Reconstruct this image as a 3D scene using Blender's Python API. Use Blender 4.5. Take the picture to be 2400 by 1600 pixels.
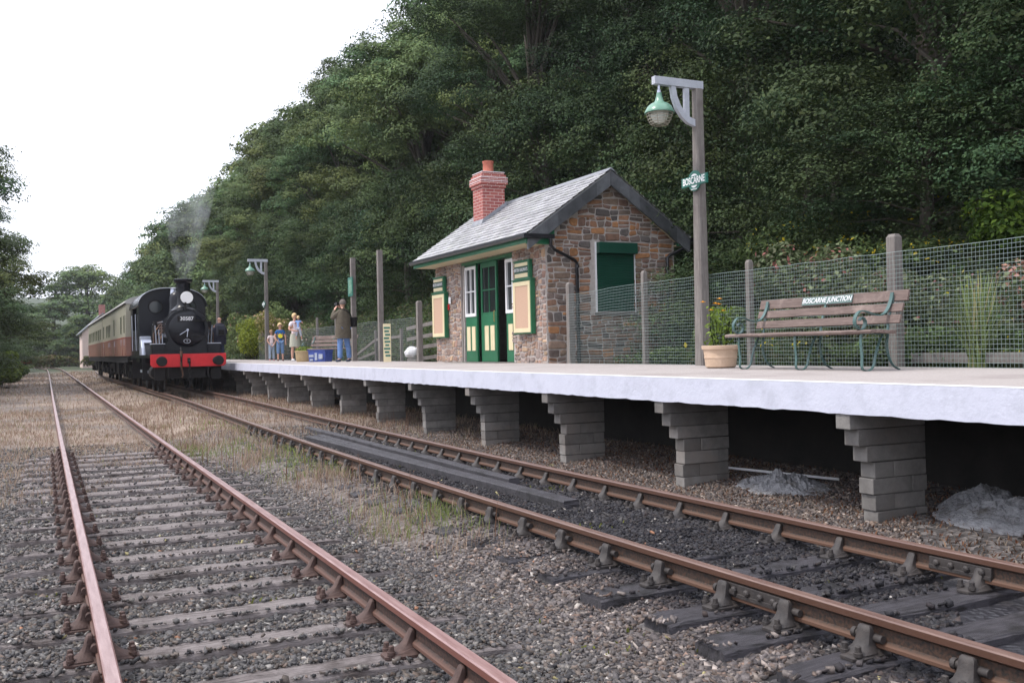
import bpy, bmesh, math, random
import numpy as np
from mathutils import Vector, Matrix, noise as mnoise
R = math.radians
sc = bpy.context.scene
for o in list(bpy.data.objects): bpy.data.objects.remove(o)
C = sc.collection
random.seed(7)
rng = np.random.default_rng(7)

# ------------------------------------------------------------------ camera
YAW, PITCH, ROLL, CH = .45, .0064, -.0207, 1.4126
cam = bpy.data.cameras.new('camera'); cam.lens = 36*2300/2400; cam.sensor_width = 36
cam.clip_start = .1; cam.clip_end = 4000
co = bpy.data.objects.new('camera', cam); C.objects.link(co); sc.camera = co
fw = Vector((math.sin(YAW)*math.cos(PITCH), math.cos(YAW)*math.cos(PITCH), math.sin(PITCH)))
r0 = Vector((math.cos(YAW), -math.sin(YAW), 0)); u0 = r0.cross(fw)
rr = r0*math.cos(ROLL)+u0*math.sin(ROLL); uu = -r0*math.sin(ROLL)+u0*math.cos(ROLL)
co.matrix_world = Matrix(((rr.x, uu.x, -fw.x, 0), (rr.y, uu.y, -fw.y, 0), (rr.z, uu.z, -fw.z, CH), (0, 0, 0, 1)))

# ------------------------------------------------------------------ sky, sun, exposure
SUN_EL, SUN_AZ = R(58), R(285)      # azimuth clockwise from +Y
w = bpy.data.worlds.new('World'); sc.world = w; w.use_nodes = True
nt = w.node_tree; bg = nt.nodes['Background']
sky = nt.nodes.new('ShaderNodeTexSky'); sky.sky_type = 'NISHITA'; sky.sun_disc = False
sky.sun_elevation = SUN_EL; sky.sun_rotation = SUN_AZ; sky.air_density = 1.0; sky.dust_density = 4.0; sky.ozone_density = 1.0
mx = nt.nodes.new('ShaderNodeMixRGB'); mx.inputs[0].default_value = .82
mx.inputs[2].default_value = (10.2, 10.5, 11.6, 1)     # bright even cloud layer over the blue
nt.links.new(sky.outputs[0], mx.inputs[1]); nt.links.new(mx.outputs[0], bg.inputs[0]); bg.inputs[1].default_value = .13
sl = bpy.data.lights.new('sun', 'SUN'); sl.energy = 1.8; sl.angle = R(10); sl.color = (1, .95, .87)
so = bpy.data.objects.new('sun', sl); C.objects.link(so)
sd = Vector((math.sin(SUN_AZ)*math.cos(SUN_EL), math.cos(SUN_AZ)*math.cos(SUN_EL), math.sin(SUN_EL)))
so.rotation_euler = sd.to_track_quat('Z', 'Y').to_euler()
sc.view_settings.view_transform = 'Standard'; sc.view_settings.look = 'None'
sc.view_settings.exposure = 0.5; sc.view_settings.gamma = 1
sc.cycles.max_bounces = 6; sc.cycles.diffuse_bounces = 2; sc.cycles.glossy_bounces = 3
sc.cycles.transparent_max_bounces = 8; sc.cycles.transmission_bounces = 3; sc.cycles.volume_bounces = 2
sc.cycles.use_denoising = True

# ------------------------------------------------------------------ helpers
def tag(o, label=None, cat=None, group=None, kind=None):
    if label: o['label'] = label
    if cat: o['category'] = cat
    if group: o['group'] = group
    if kind: o['kind'] = kind
    return o
def empty(name, loc=(0, 0, 0), rz=0, label=None, cat=None, group=None, parent=None):
    o = bpy.data.objects.new(name, None); C.objects.link(o); o.location = loc; o.rotation_euler = (0, 0, rz)
    o.empty_display_size = .1
    if parent: o.parent = parent
    return tag(o, label, cat, group)
def copy_tree(o, parent=None, loc=None, rz=None, label=None):
    c = o.copy(); C.objects.link(c); c.parent = parent
    if loc is not None: c.location = loc
    if rz is not None: c.rotation_euler = (0, 0, rz)
    if label: c['label'] = label
    for ch in [k for k in bpy.data.objects if k.parent == o]: copy_tree(ch, c)
    return c
class MB:
    def __init__(s): s.v = []; s.f = []; s.c = []
    def add(s, vs, fs, col=None):
        b = len(s.v); s.v += [tuple(v) for v in vs]; s.f += [tuple(b+i for i in f) for f in fs]
        s.c += [col or (1, 1, 1)]*len(fs); return s
    def box(s, x0, x1, y0, y1, z0, z1, col=None):
        return s.add([(x0,y0,z0),(x1,y0,z0),(x1,y1,z0),(x0,y1,z0),(x0,y0,z1),(x1,y0,z1),(x1,y1,z1),(x0,y1,z1)],
              [(0,3,2,1),(4,5,6,7),(0,1,5,4),(1,2,6,5),(2,3,7,6),(3,0,4,7)], col)
    def obox(s, c, ax, ay, az, hx, hy, hz, col=None):   # oriented box
        c = Vector(c); ax = Vector(ax).normalized()*hx; ay = Vector(ay).normalized()*hy; az = Vector(az).normalized()*hz
        P = [c+i*ax+j*ay+k*az for k in (-1, 1) for j in (-1, 1) for i in (-1, 1)]
        return s.add(P, [(0,2,3,1),(4,5,7,6),(0,1,5,4),(1,3,7,5),(3,2,6,7),(2,0,4,6)], col)
    def beam(s, p, q, wdt, hgt, up=(0, 0, 1), col=None):
        p = Vector(p); q = Vector(q); d = (q-p); L = d.length; d.normalize(); u = Vector(up)
        sx = d.cross(u)
        if sx.length < 1e-4: sx = d.cross(Vector((1, 0, 0)))
        sx.normalize(); u = sx.cross(d)
        return s.obox((p+q)/2, d, sx, u, L/2, wdt/2, hgt/2, col)
    def loft(s, rings, cap=True, closed=True, col=None):
        n = len(rings[0]); vs = [p for r in rings for p in r]; fs = []
        for i in range(len(rings)-1):
            for j in range(n if closed else n-1):
                k = (j+1) % n; fs.append((i*n+j, i*n+k, (i+1)*n+k, (i+1)*n+j))
        if cap: fs += [tuple(reversed(range(n))), tuple((len(rings)-1)*n+j for j in range(n))]
        return s.add(vs, fs, col)
    def tube(s, pts, rad, n=8, cap=True, col=None):
        pts = [Vector(p) for p in pts]; m = len(pts)
        if not hasattr(rad, '__len__'): rad = [rad]*m
        rings = []; up = None
        for i, p in enumerate(pts):
            t = (pts[min(i+1, m-1)]-pts[max(i-1, 0)]).normalized()
            if up is None: up = Vector((0, 0, 1)) if abs(t.z) < .9 else Vector((1, 0, 0))
            sx = t.cross(up).normalized(); up = sx.cross(t).normalized()
            rings.append([p+(sx*math.cos(a)+up*math.sin(a))*rad[i] for a in [2*math.pi*k/n for k in range(n)]])
        return s.loft(rings, cap, True, col)
    def lathe(s, prof, c=(0, 0, 0), axis='Z', n=20, col=None, cap=True):
        c = Vector(c); rings = []
        for r, h in prof:
            ring = []
            for k in range(n):
                a = 2*math.pi*k/n; x, y = r*math.cos(a), r*math.sin(a)
                ring.append(c+Vector({'Z': (x, y, h), 'Y': (x, h, -y), 'X': (h, x, y)}[axis]))
            rings.append(ring)
        return s.loft(rings, cap, True, col)
    def prism(s, poly, axis, a, b, col=None):   # 2-D polygon swept along an axis
        def P(p, t): return {'X': (t, p[0], p[1]), 'Y': (p[0], t, p[1]), 'Z': (p[0], p[1], t)}[axis]
        n = len(poly); vs = [P(p, a) for p in poly]+[P(p, b) for p in poly]
        fs = [tuple(range(n)), tuple(reversed(range(n, 2*n)))]+[(j, (j+1) % n+0, (j+1) % n+n, j+n) for j in range(n)]
        return s.add(vs, fs, col)
    def xf(s, M):
        s.v = [tuple(M @ Vector(v)) for v in s.v]; return s
    def build(s, name, m, parent=None, smooth=False, bevel=0, fix=True):
        me = bpy.data.meshes.new(name); me.from_pydata(s.v, [], s.f); me.update()
        if any(c != (1, 1, 1) for c in s.c):
            at = me.color_attributes.new('Col', 'FLOAT_COLOR', 'CORNER')
            arr = np.concatenate([np.tile(np.array([*c, 1.]), len(f)) for c, f in zip(s.c, s.f)])
            at.data.foreach_set('color', arr)
        if fix:
            bm = bmesh.new(); bm.from_mesh(me); bmesh.ops.recalc_face_normals(bm, faces=bm.faces); bm.to_mesh(me); bm.free()
        if smooth:
            for p in me.polygons: p.use_smooth = True
            try: me.set_sharp_from_angle(angle=R(42))
            except Exception: pass
        o = bpy.data.objects.new(name, me); C.objects.link(o); me.materials.append(m)
        if parent: o.parent = parent
        if bevel:
            b = o.modifiers.new('bevel', 'BEVEL'); b.width = bevel; b.segments = 2; b.limit_method = 'ANGLE'; b.angle_limit = R(40)
        return o
def npmesh(name, V, F, m, col=None, parent=None, smooth=False):
    """V (n,3), F (m,k) -> mesh; col (n,3) per vertex"""
    me = bpy.data.meshes.new(name); k = F.shape[1]
    me.vertices.add(len(V)); me.vertices.foreach_set('co', V.astype(np.float32).ravel())
    me.loops.add(F.size); me.loops.foreach_set('vertex_index', F.astype(np.int32).ravel())
    me.polygons.add(len(F)); me.polygons.foreach_set('loop_start', np.arange(0, F.size, k, dtype=np.int32))
    me.polygons.foreach_set('loop_total', np.full(len(F), k, dtype=np.int32))
    if smooth: me.polygons.foreach_set('use_smooth', np.ones(len(F), dtype=bool))
    me.update(calc_edges=True)
    if col is not None:
        a = me.color_attributes.new('Col', 'FLOAT_COLOR', 'POINT')
        a.data.foreach_set('color', np.concatenate([col, np.ones((len(col), 1))], 1).astype(np.float32).ravel())
    me.materials.append(m)
    o = bpy.data.objects.new(name, me); C.objects.link(o)
    if parent: o.parent = parent
    return o

# ------------------------------------------------------------------ materials
def nodes(name):
    m = bpy.data.materials.new(name); m.use_nodes = True; n = m.node_tree.nodes; l = m.node_tree.links
    return m, n, l, n['Principled BSDF']
def nd(n, t, **k):
    x = n.new(t)
    for a, b in k.items():
        if a.startswith('i_'): x.inputs[a[2:].replace('_', ' ')].default_value = b
        else: setattr(x, a, b)
    return x
def rgb(c): return (c[0], c[1], c[2], 1)
def mk(name, c1, c2=None, rough=.75, scale=6, bump=.15, bscale=None, metal=0, attr=False, stretch=(1, 1, 1), spec=.4, detail=6, bdist=.01, c3=None, s3=1.2, cracks=False):
    m, n, l, p = nodes(name)
    tc = nd(n, 'ShaderNodeTexCoord'); mp = nd(n, 'ShaderNodeMapping'); mp.inputs['Scale'].default_value = stretch
    l.new(tc.outputs['Object'], mp.inputs[0])
    nz = nd(n, 'ShaderNodeTexNoise', i_Scale=scale, i_Detail=detail, i_Roughness=.65); l.new(mp.outputs[0], nz.inputs['Vector'])
    rp = nd(n, 'ShaderNodeValToRGB'); c2 = c2 or tuple(min(1, x*1.35) for x in c1)
    rp.color_ramp.elements[0].position = .3; rp.color_ramp.elements[1].position = .7
    rp.color_ramp.elements[0].color = rgb(c1); rp.color_ramp.elements[1].color = rgb(c2)
    l.new(nz.outputs[0], rp.inputs[0]); out = rp.outputs[0]
    if c3:
        n3 = nd(n, 'ShaderNodeTexNoise', i_Scale=s3, i_Detail=8, i_Roughness=.7); l.new(tc.outputs['Object'], n3.inputs['Vector'])
        r3 = nd(n, 'ShaderNodeValToRGB'); r3.color_ramp.elements[0].position = .5; r3.color_ramp.elements[1].position = .66
        l.new(n3.outputs[0], r3.inputs[0]); m3 = nd(n, 'ShaderNodeMixRGB'); m3.inputs[2].default_value = rgb(c3)
        l.new(r3.outputs[0], m3.inputs[0]); l.new(out, m3.inputs[1]); out = m3.outputs[0]
    if cracks:
        n4 = nd(n, 'ShaderNodeTexNoise', i_Scale=1.6, i_Detail=7., i_Roughness=.75); mp4 = nd(n, 'ShaderNodeMapping'); mp4.inputs['Scale'].default_value = (1.1, 34, 10)
        l.new(tc.outputs['Object'], mp4.inputs[0]); l.new(mp4.outputs[0], n4.inputs['Vector']); r4 = nd(n, 'ShaderNodeValToRGB'); r4.color_ramp.elements[0].position = .38; r4.color_ramp.elements[1].position = .47
        r4.color_ramp.elements[0].color = (.22, .2, .2, 1); r4.color_ramp.elements[1].color = (1, 1, 1, 1); l.new(n4.outputs[0], r4.inputs[0])
        m4 = nd(n, 'ShaderNodeMixRGB', blend_type='MULTIPLY'); m4.inputs[0].default_value = 1; l.new(out, m4.inputs[1]); l.new(r4.outputs[0], m4.inputs[2]); out = m4.outputs[0]
    if attr:
        a = nd(n, 'ShaderNodeAttribute', attribute_name='Col'); mm = nd(n, 'ShaderNodeMixRGB', blend_type='MULTIPLY'); mm.inputs[0].default_value = 1
        l.new(out, mm.inputs[1]); l.new(a.outputs['Color'], mm.inputs[2]); out = mm.outputs[0]
    l.new(out, p.inputs['Base Color'])
    p.inputs['Roughness'].default_value = rough; p.inputs['Metallic'].default_value = metal; p.inputs['Specular IOR Level'].default_value = spec
    if bump:
        nb = nd(n, 'ShaderNodeTexNoise', i_Scale=bscale or scale*6, i_Detail=5, i_Roughness=.7); l.new(mp.outputs[0], nb.inputs['Vector'])
        b = nd(n, 'ShaderNodeBump', i_Strength=bump, i_Distance=bdist); l.new(nb.outputs[0], b.inputs['Height']); l.new(b.outputs[0], p.inputs['Normal'])
    return m
def leafmat(name, c, trans=.25, rough=.5, hv=.04, vv=.3):
    m, n, l, p = nodes(name)
    a = nd(n, 'ShaderNodeAttribute', attribute_name='Col'); mm = nd(n, 'ShaderNodeMixRGB', blend_type='MULTIPLY'); mm.inputs[0].default_value = 1
    mm.inputs[1].default_value = rgb(c); l.new(a.outputs['Color'], mm.inputs[2])
    oi = nd(n, 'ShaderNodeObjectInfo'); hs = nd(n, 'ShaderNodeHueSaturation')
    mr = nd(n, 'ShaderNodeMapRange'); mr.inputs[3].default_value = .5-hv; mr.inputs[4].default_value = .5+hv*.6
    mv = nd(n, 'ShaderNodeMapRange'); mv.inputs[3].default_value = 1-vv; mv.inputs[4].default_value = 1+vv
    mu = nd(n, 'ShaderNodeMath', operation='FRACT'); mu2 = nd(n, 'ShaderNodeMath', operation='MULTIPLY'); mu2.inputs[1].default_value = 7.13
    l.new(oi.outputs['Random'], mr.inputs[0]); l.new(oi.outputs['Random'], mu2.inputs[0]); l.new(mu2.outputs[0], mu.inputs[0]); l.new(mu.outputs[0], mv.inputs[0])
    l.new(mr.outputs[0], hs.inputs['Hue']); l.new(mv.outputs[0], hs.inputs['Value']); l.new(mm.outputs[0], hs.inputs['Color'])
    l.new(hs.outputs[0], p.inputs['Base Color']); p.inputs['Roughness'].default_value = rough+.1; p.inputs['Specular IOR Level'].default_value = .1
    tr = nd(n, 'ShaderNodeBsdfTranslucent'); l.new(hs.outputs[0], tr.inputs[0])
    mxs = nd(n, 'ShaderNodeMixShader'); mxs.inputs[0].default_value = trans; l.new(p.outputs[0], mxs.inputs[1]); l.new(tr.outputs[0], mxs.inputs[2])
    l.new(mxs.outputs[0], n['Material Output'].inputs[0])
    return m
M = {}
M['rust_top'] = mk('rail_rust', (.12, .052, .036), (.27, .125, .085), rough=.42, scale=3, bump=.12, bscale=30, stretch=(1, 1, 1), spec=.7, c3=(.30, .19, .15), s3=2.5)
M['rust_dark'] = mk('rail_rust_dark', (.075, .036, .022), (.20, .09, .045), rough=.55, scale=4, bump=.3, bscale=40, spec=.5, c3=(.04, .024, .018), s3=2)
M['iron_r'] = mk('chair_iron_black', (.022, .019, .02), (.06, .05, .046), rough=.6, scale=14, bump=.4, spec=.5)
M['iron_l'] = mk('chair_iron_rust', (.05, .03, .027), (.115, .07, .06), rough=.7, scale=14, bump=.4)
M['lichen'] = mk('lichen_iron', (.20, .15, .05), (.42, .36, .20), rough=.9, scale=12, bump=.4)
M['sl_grey'] = mk('sleeper_grey', (.17, .145, .142), (.38, .335, .33), rough=.85, scale=4, bump=.9, bscale=9, stretch=(1.2, 22, 8), bdist=.02, c3=(.11, .09, .085), s3=3, cracks=True)
M['sl_black'] = mk('sleeper_black', (.024, .023, .029), (.10, .092, .105), rough=.42, scale=4, bump=.8, bscale=9, stretch=(1.2, 20, 8), bdist=.02, c3=(.014, .013, .014), s3=4, cracks=True)
M['stone'] = mk('ballast_stone', (.45, .45, .45), (1.2, 1.17, 1.15), rough=.8, scale=18, bump=.5, bscale=60, attr=True)
M['straw'] = leafmat('dry_grass', (1, 1, 1), .3, .8, 0, 0)
M['plat_top'] = mk('platform_tarmac', (.34, .305, .295), (.47, .425, .41), rough=.9, scale=40, bump=.7, bscale=90, c3=(.33, .29, .28), s3=.8)
M['white'] = mk('platform_edge_white', (.55, .56, .665), (.61, .62, .725), rough=.55, scale=2.2, bump=.6, bscale=20, c3=(.50, .51, .60), s3=3.6, bdist=.008)
M['line'] = mk('edge_line_white', (.78, .78, .82), (.88, .88, .9), rough=.6, scale=5, bump=.2)
M['block'] = mk('concrete_block', (.15, .14, .135), (.28, .265, .25), rough=.92, scale=5, bump=.6, bscale=45, c3=(.24, .21, .19), s3=1.5)
M['concrete'] = mk('concrete', (.14, .13, .12), (.22, .21, .20), rough=.9, scale=4, bump=.4)
M['post'] = mk('weathered_timber', (.14, .125, .115), (.26, .235, .22), rough=.85, scale=5, bump=.6, bscale=10, stretch=(9, 9, .7), c3=(.15, .125, .12), s3=1.5)
M['silver'] = mk('bracket_paint', (.40, .42, .47), (.52, .54, .60), rough=.5, scale=8, bump=.1)
M['lampgreen'] = mk('enamel_green', (.10, .24, .17), (.20, .36, .27), rough=.25, scale=5, bump=0, spec=.6)
M['cage'] = mk('lamp_cage', (.30, .28, .22), (.42, .39, .32), rough=.5, scale=9, bump=0)
m, n, l, p = nodes('glass_bulb'); p.inputs['Base Color'].default_value = (.75, .78, .72, 1); p.inputs['Roughness'].default_value = .15; M['bulb'] = m
M['green'] = mk('green_paint', (.012, .115, .05), (.02, .16, .075), rough=.35, scale=3, bump=.06, spec=.5)
M['green_dk'] = mk('shutter_green', (.006, .05, .032), (.012, .07, .045), rough=.4, scale=3, bump=.05)
M['cream'] = mk('cream_paint', (.68, .58, .36), (.76, .66, .44), rough=.45, scale=4, bump=.05)
M['soffit'] = mk('soffit_cream', (.55, .46, .30), (.64, .55, .38), rough=.6, scale=3, bump=.05)
M['peach'] = mk('pin_board', (.50, .33, .235), (.56, .38, .28), rough=.9, scale=30, bump=.1)
M['whitep'] = mk('white_paint', (.72, .72, .74), (.82, .82, .84), rough=.45, scale=4, bump=.04)
M['blackp'] = mk('black_plastic', (.012, .012, .015), (.022, .022, .026), rough=.3, scale=6, bump=0, spec=.5)
M['mortar'] = mk('mortar', (.36, .32, .30), (.52, .47, .44), rough=.95, scale=14, bump=.8, bscale=60)
M['rubble'] = mk('rubble_stone', (.6, .6, .6), (1.25, 1.2, 1.15), rough=.85, scale=9, bump=.8, bscale=26, attr=True, bdist=.012)
M['dark'] = mk('dark_interior', (.03, .027, .025), (.05, .045, .04), rough=.9, scale=3, bump=0)
M['slate_dk'] = mk('verge_slate', (.05, .052, .056), (.13, .135, .14), rough=.55, scale=3.5, bump=.3, c3=(.17, .18, .17), s3=4)
M['lead'] = mk('lead_flashing', (.20, .21, .24), (.32, .33, .36), rough=.5, scale=5, bump=.2)
M['brass'] = mk('brass', (.35, .22, .07), (.5, .33, .12), rough=.3, metal=1, bump=0)
M['loco'] = mk('loco_black', (.003, .0035, .007), (.006, .007, .012), rough=.27, scale=3, bump=.03, spec=.32)
M['loco_m'] = mk('loco_matt_black', (.006, .006, .008), (.018, .016, .016), rough=.6, scale=8, bump=.2, spec=.25)
M['red'] = mk('buffer_red', (.52, .016, .022), (.64, .024, .032), rough=.4, scale=5, bump=.05)
M['steel'] = mk('bright_steel', (.42, .45, .55), (.6, .63, .72), rough=.3, scale=6, bump=.05, metal=.6)
M['copper'] = mk('copper_pipe', (.10, .06, .045), (.2, .12, .09), rough=.4, metal=.7, bump=0)
M['coach_cream'] = mk('coach_cream', (.32, .305, .24), (.40, .38, .30), rough=.35, scale=1, bump=.02, stretch=(1, .3, 1))
M['coach_red'] = mk('coach_brown_red', (.235, .115, .088), (.30, .155, .122), rough=.35, scale=1, bump=.02)
M['crimson'] = mk('crimson', (.28, .012, .02), (.34, .02, .03), rough=.4, bump=0)
M['coach_roof'] = mk('coach_roof', (.33, .32, .31), (.42, .41, .40), rough=.6, scale=2, bump=.05)
m, n, l, p = nodes('window_glass'); p.inputs['Base Color'].default_value = (.02, .025, .028, 1); p.inputs['Roughness'].default_value = .08; p.inputs['Specular IOR Level'].default_value = .6; M['glass'] = m
M['wood_br'] = mk('bench_wood', (.11, .078, .068), (.21, .152, .135), rough=.7, scale=4, bump=.6, bscale=9, stretch=(12, .9, 12), c3=(.28, .215, .19), s3=3)
M['bench_iron'] = mk('bench_iron_green', (.035, .085, .08), (.08, .15, .145), rough=.4, scale=9, bump=.15, spec=.6)
M['wire'] = mk('wire_mesh', (.21, .28, .275), (.31, .37, .36), rough=.5, scale=3, bump=0)
M['wire_g'] = mk('wire_mesh_grey', (.24, .27, .29), (.32, .35, .37), rough=.5, scale=3, bump=0)
M['terracotta'] = mk('terracotta', (.48, .34, .24), (.62, .46, .34), rough=.85, scale=6, bump=.3)
M['brickpot'] = mk('chimney_pot', (.38, .11, .075), (.48, .16, .11), rough=.75, scale=8, bump=.15)
M['bark'] = mk('bark', (.045, .038, .03), (.10, .085, .07), rough=.9, scale=6, bump=.7, bscale=14, stretch=(3, 3, .7))
M['skin'] = mk('skin', (.60, .33, .24), (.68, .40, .30), rough=.5, scale=6, bump=0)
M['pile'] = mk('ash_rubble', (.26, .26, .275), (.46, .46, .49), rough=.95, scale=14, bump=1, bscale=40, bdist=.03, c3=(.13, .12, .11), s3=5)
M['leaf'] = leafmat('leaves', (1, 1, 1), .14, .5, .02, .22)
M['leafp'] = leafmat('plant_leaves', (1, 1, 1), .28, .45, .01, .06)
M['paper'] = mk('paper', (.8, .8, .8), (.86, .86, .86), rough=.8, bump=0)
def cloth(name, c, c2=None, sc_=25, b=.2): return mk(name, c, c2 or tuple(x*1.25 for x in c), rough=.85, scale=sc_, bump=b)

# ------------------------------------------------------------------ track geometry
def xl(Y):
    y = Y/10; v = 1.0123+.0267*y+.0071*y*y-.0004*y**3
    return v if Y < 120 else xl(119.9)+(Y-119.9)*.008-(Y-119.9)**2*.0012
def xr(Y):
    if Y > 38: return 4.634+max(0, Y-60)**2*.0006
    y = Y/10; return 4.497-.5134*y+.3302*y*y-.0487*y**3
RZ = .097            # platform line sits a little higher
HP = 1.0715          # platform top
def path(fn, off, ys, z):
    out = []
    for Y in ys:
        s = (fn(Y+.05)-fn(Y-.05))/.1; k = 1/math.sqrt(1+s*s)
        out.append(Vector((fn(Y)+off*k, Y-off*s*k, z)))
    return out
def yseq(a, b, grow=1.04, st=.25):
    ys = [a]
    while ys[-1] < b: ys.append(ys[-1]+st); st *= grow
    return ys

# ------------------------------------------------------------------ terrain
def fbm(x, y, s, o=4, seed=0.):
    r_ = np.random.default_rng(int(seed*97)+5); v = 0; a = 1; t = 0
    for i in range(o):
        for k in range(3):
            th = r_.uniform(0, 6.28); ph = r_.uniform(0, 6.28); th2 = r_.uniform(0, 6.28)
            f = s*(2**i)*r_.uniform(.7, 1.4)
            v = v+a*np.sin(f*(x*np.cos(th)+y*np.sin(th))+ph+1.7*np.sin(f*.6*(x*np.cos(th2)+y*np.sin(th2))))/3
        t += a; a *= .55
    return v/t
def bank0(Y):  # where the bank starts to rise
    return 0*Y
def smooth(a, b, x): t = np.clip((x-a)/(b-a), 0, 1); return t*t*(3-2*t)
def b0(Y): return 10.5+2.9*smooth(13.5, 16.5, Y)*(1-smooth(25, 28, Y))+.8*(1-(1-smooth(25, 28, Y)))
def hgt(X, Y):
    X = np.asarray(X, float); Y = np.asarray(Y, float)
    h = -.236+.016*fbm(X, Y, 3.0, 3, 1)
    h = h+.094*smooth(2.3, 3.4, X)
    h = h+.048*smooth(4.9, 6.8, Y)*smooth(2.5, 3.1, X)*(1-smooth(5.4, 5.9, X))*(1-smooth(30, 33, Y))
    h = h+.09*smooth(5.6, 6.6, X)+.05*smooth(6.5, 8.5, X)
    h = np.where(X > 9.3, 1.04+.015*fbm(X, Y, 2, 3, 2), np.where(X > 9.2, 1.0, h))
    near = (Y < 120)
    d = X-b0(Y)
    rise = np.where(d > 0, np.minimum(d, 4.2)*.80+np.clip(d-4.2, 0, 70)*.5, 0)
    rise = rise*(1+.12*fbm(X, Y, .5, 4, 3))
    fade = 1-.85*smooth(110, 260, Y)
    h = np.where(X > 9.3, h+rise*fade, h)
    far = smooth(62, 80, Y); h = np.where((X > 5.5) & (X <= 9.3), h*(1-far)+(-.2)*far, h)
    # left edge: shallow rise, a far ridge
    h = h+smooth(-1.5, -6, X)*.35+smooth(-8, -40, X)*5
    rid = smooth(330, 700, Y)*(38+10*fbm(X, Y, .006, 3, 4))
    back = smooth(15, 80, -Y)*0
    return h+rid*np.where(X < 120, 1, 1)
def grassm(X, Y):
    """how much dry grass covers a spot (0..1)"""
    X = np.asarray(X, float); Y = np.asarray(Y, float); nz = fbm(X, Y, 1.3, 4, 6)
    lt = smooth(13.2, 16.5, Y+nz*6)                               # in and around the left line
    mid = smooth(.3, .8, 1.05-np.abs((X-2.85-.015*Y)/(.55+.05*np.maximum(Y-5, 0)))+nz*.9)*smooth(6.2, 8, Y)
    rt = smooth(16.5, 20, Y+nz*2.5)
    pl = smooth(12, 22, Y+nz*4)*.9
    ll = smooth(11, 19, Y+nz*9-.2*(X))*.9+.12*smooth(.3, .7, nz)
    pat = .55+.45*smooth(-.25, .25, fbm(X, Y, .8, 4, 51)); lt = lt*pat; rt = rt*pat; ll = ll*pat
    g = np.where(X < .1, ll, np.where(X < 1.95, lt, np.where(X < 3.6, np.maximum(mid, smooth(12.5, 16, Y+nz*2)), np.where(X < 5.3, rt, pl))))
    return np.clip(g, 0, 1)
def oilm(X, Y):
    nz = fbm(X, Y, 1.6, 3, 8)
    a = smooth(-.3, .3, .95-np.abs((X-4.3)/1.0)+nz*.3)
    return np.clip(a*(1-smooth(13, 18, Y+nz*2)), 0, 1)
xs = np.unique(np.concatenate([-np.geomspace(2, 1200, 40), np.arange(-2, 9.2, .14), [9.2, 9.3], np.arange(9.45, 30, .35), np.geomspace(30, 1300, 34)]))
ys = np.unique(np.concatenate([-np.geomspace(1, 300, 20)+1, np.arange(.2, 14, .14), np.geomspace(14, 140, 120), np.geomspace(140, 2500, 50)]))
GX, GY = np.meshgrid(xs, ys); GZ = hgt(GX, GY)
V = np.stack([GX, GY, GZ], -1).reshape(-1, 3); nx = len(xs)
ii = np.arange(len(ys)-1)[:, None]*nx+np.arange(nx-1)[None, :]
F = np.stack([ii, ii+1, ii+1+nx, ii+nx], -1).reshape(-1, 4)
gm = grassm(V[:, 0], V[:, 1]); om = oilm(V[:, 0], V[:, 1]); bankm = smooth(9.6, 10.4, V[:, 0])+smooth(-2.5, -5, V[:, 0])*.7+smooth(90, 140, V[:, 1])
m, n, l, p = nodes('ground_soil')
at = nd(n, 'ShaderNodeAttribute', attribute_name='Col'); sp = nd(n, 'ShaderNodeSeparateColor'); l.new(at.outputs['Color'], sp.inputs[0])
tc = nd(n, 'ShaderNodeTexCoord')
vo = nd(n, 'ShaderNodeTexVoronoi', i_Scale=22.); l.new(tc.outputs['Object'], vo.inputs['Vector'])
r1 = nd(n, 'ShaderNodeValToRGB'); cr = r1.color_ramp; cr.elements[0].color = (.035, .032, .032, 1); cr.elements[1].color = (.19, .17, .165, 1); cr.elements[1].position = .9
e = cr.elements.new(.5); e.color = (.09, .08, .08, 1)
sv = nd(n, 'ShaderNodeSeparateColor'); l.new(vo.outputs['Color'], sv.inputs[0]); l.new(sv.outputs[0], r1.inputs[0])
n2 = nd(n, 'ShaderNodeTexNoise', i_Scale=.9, i_Detail=9., i_Roughness=.7); l.new(tc.outputs['Object'], n2.inputs['Vector'])
r2 = nd(n, 'ShaderNodeValToRGB'); cr = r2.color_ramp; cr.elements[0].position = .32; cr.elements[1].position = .68
cr.elements[0].color = (.17, .125, .10, 1); cr.elements[1].color = (.34, .265, .21, 1)
l.new(n2.outputs[0], r2.inputs[0])
mA = nd(n, 'ShaderNodeMixRGB'); l.new(sp.outputs[0], mA.inputs[0]); l.new(r1.outputs[0], mA.inputs[1]); l.new(r2.outputs[0], mA.inputs[2])
mB = nd(n, 'ShaderNodeMixRGB'); l.new(sp.outputs[1], mB.inputs[0]); l.new(mA.outputs[0], mB.inputs[1]); mB.inputs[2].default_value = (.028, .027, .033, 1)
r4 = nd(n, 'ShaderNodeValToRGB'); cr = r4.color_ramp; cr.elements[0].position = .35; cr.elements[1].position = .7
cr.elements[0].color = (.02, .03, .012, 1); cr.elements[1].color = (.06, .085, .03, 1); l.new(n2.outputs[0], r4.inputs[0])
mC = nd(n, 'ShaderNodeMixRGB'); l.new(sp.outputs[2], mC.inputs[0]); l.new(mB.outputs[0], mC.inputs[1]); l.new(r4.outputs[0], mC.inputs[2])
l.new(mC.outputs[0], p.inputs['Base Color'])
mr = nd(n, 'ShaderNodeMapRange'); mr.inputs[3].default_value = .85; mr.inputs[4].default_value = .45; l.new(sp.outputs[1], mr.inputs[0]); l.new(mr.outputs[0], p.inputs['Roughness'])
bp = nd(n, 'ShaderNodeBump', i_Strength=.8, i_Distance=.03); l.new(vo.outputs['Distance'], bp.inputs['Height']); l.new(bp.outputs[0], p.inputs['Normal'])
M['ground'] = m
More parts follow.
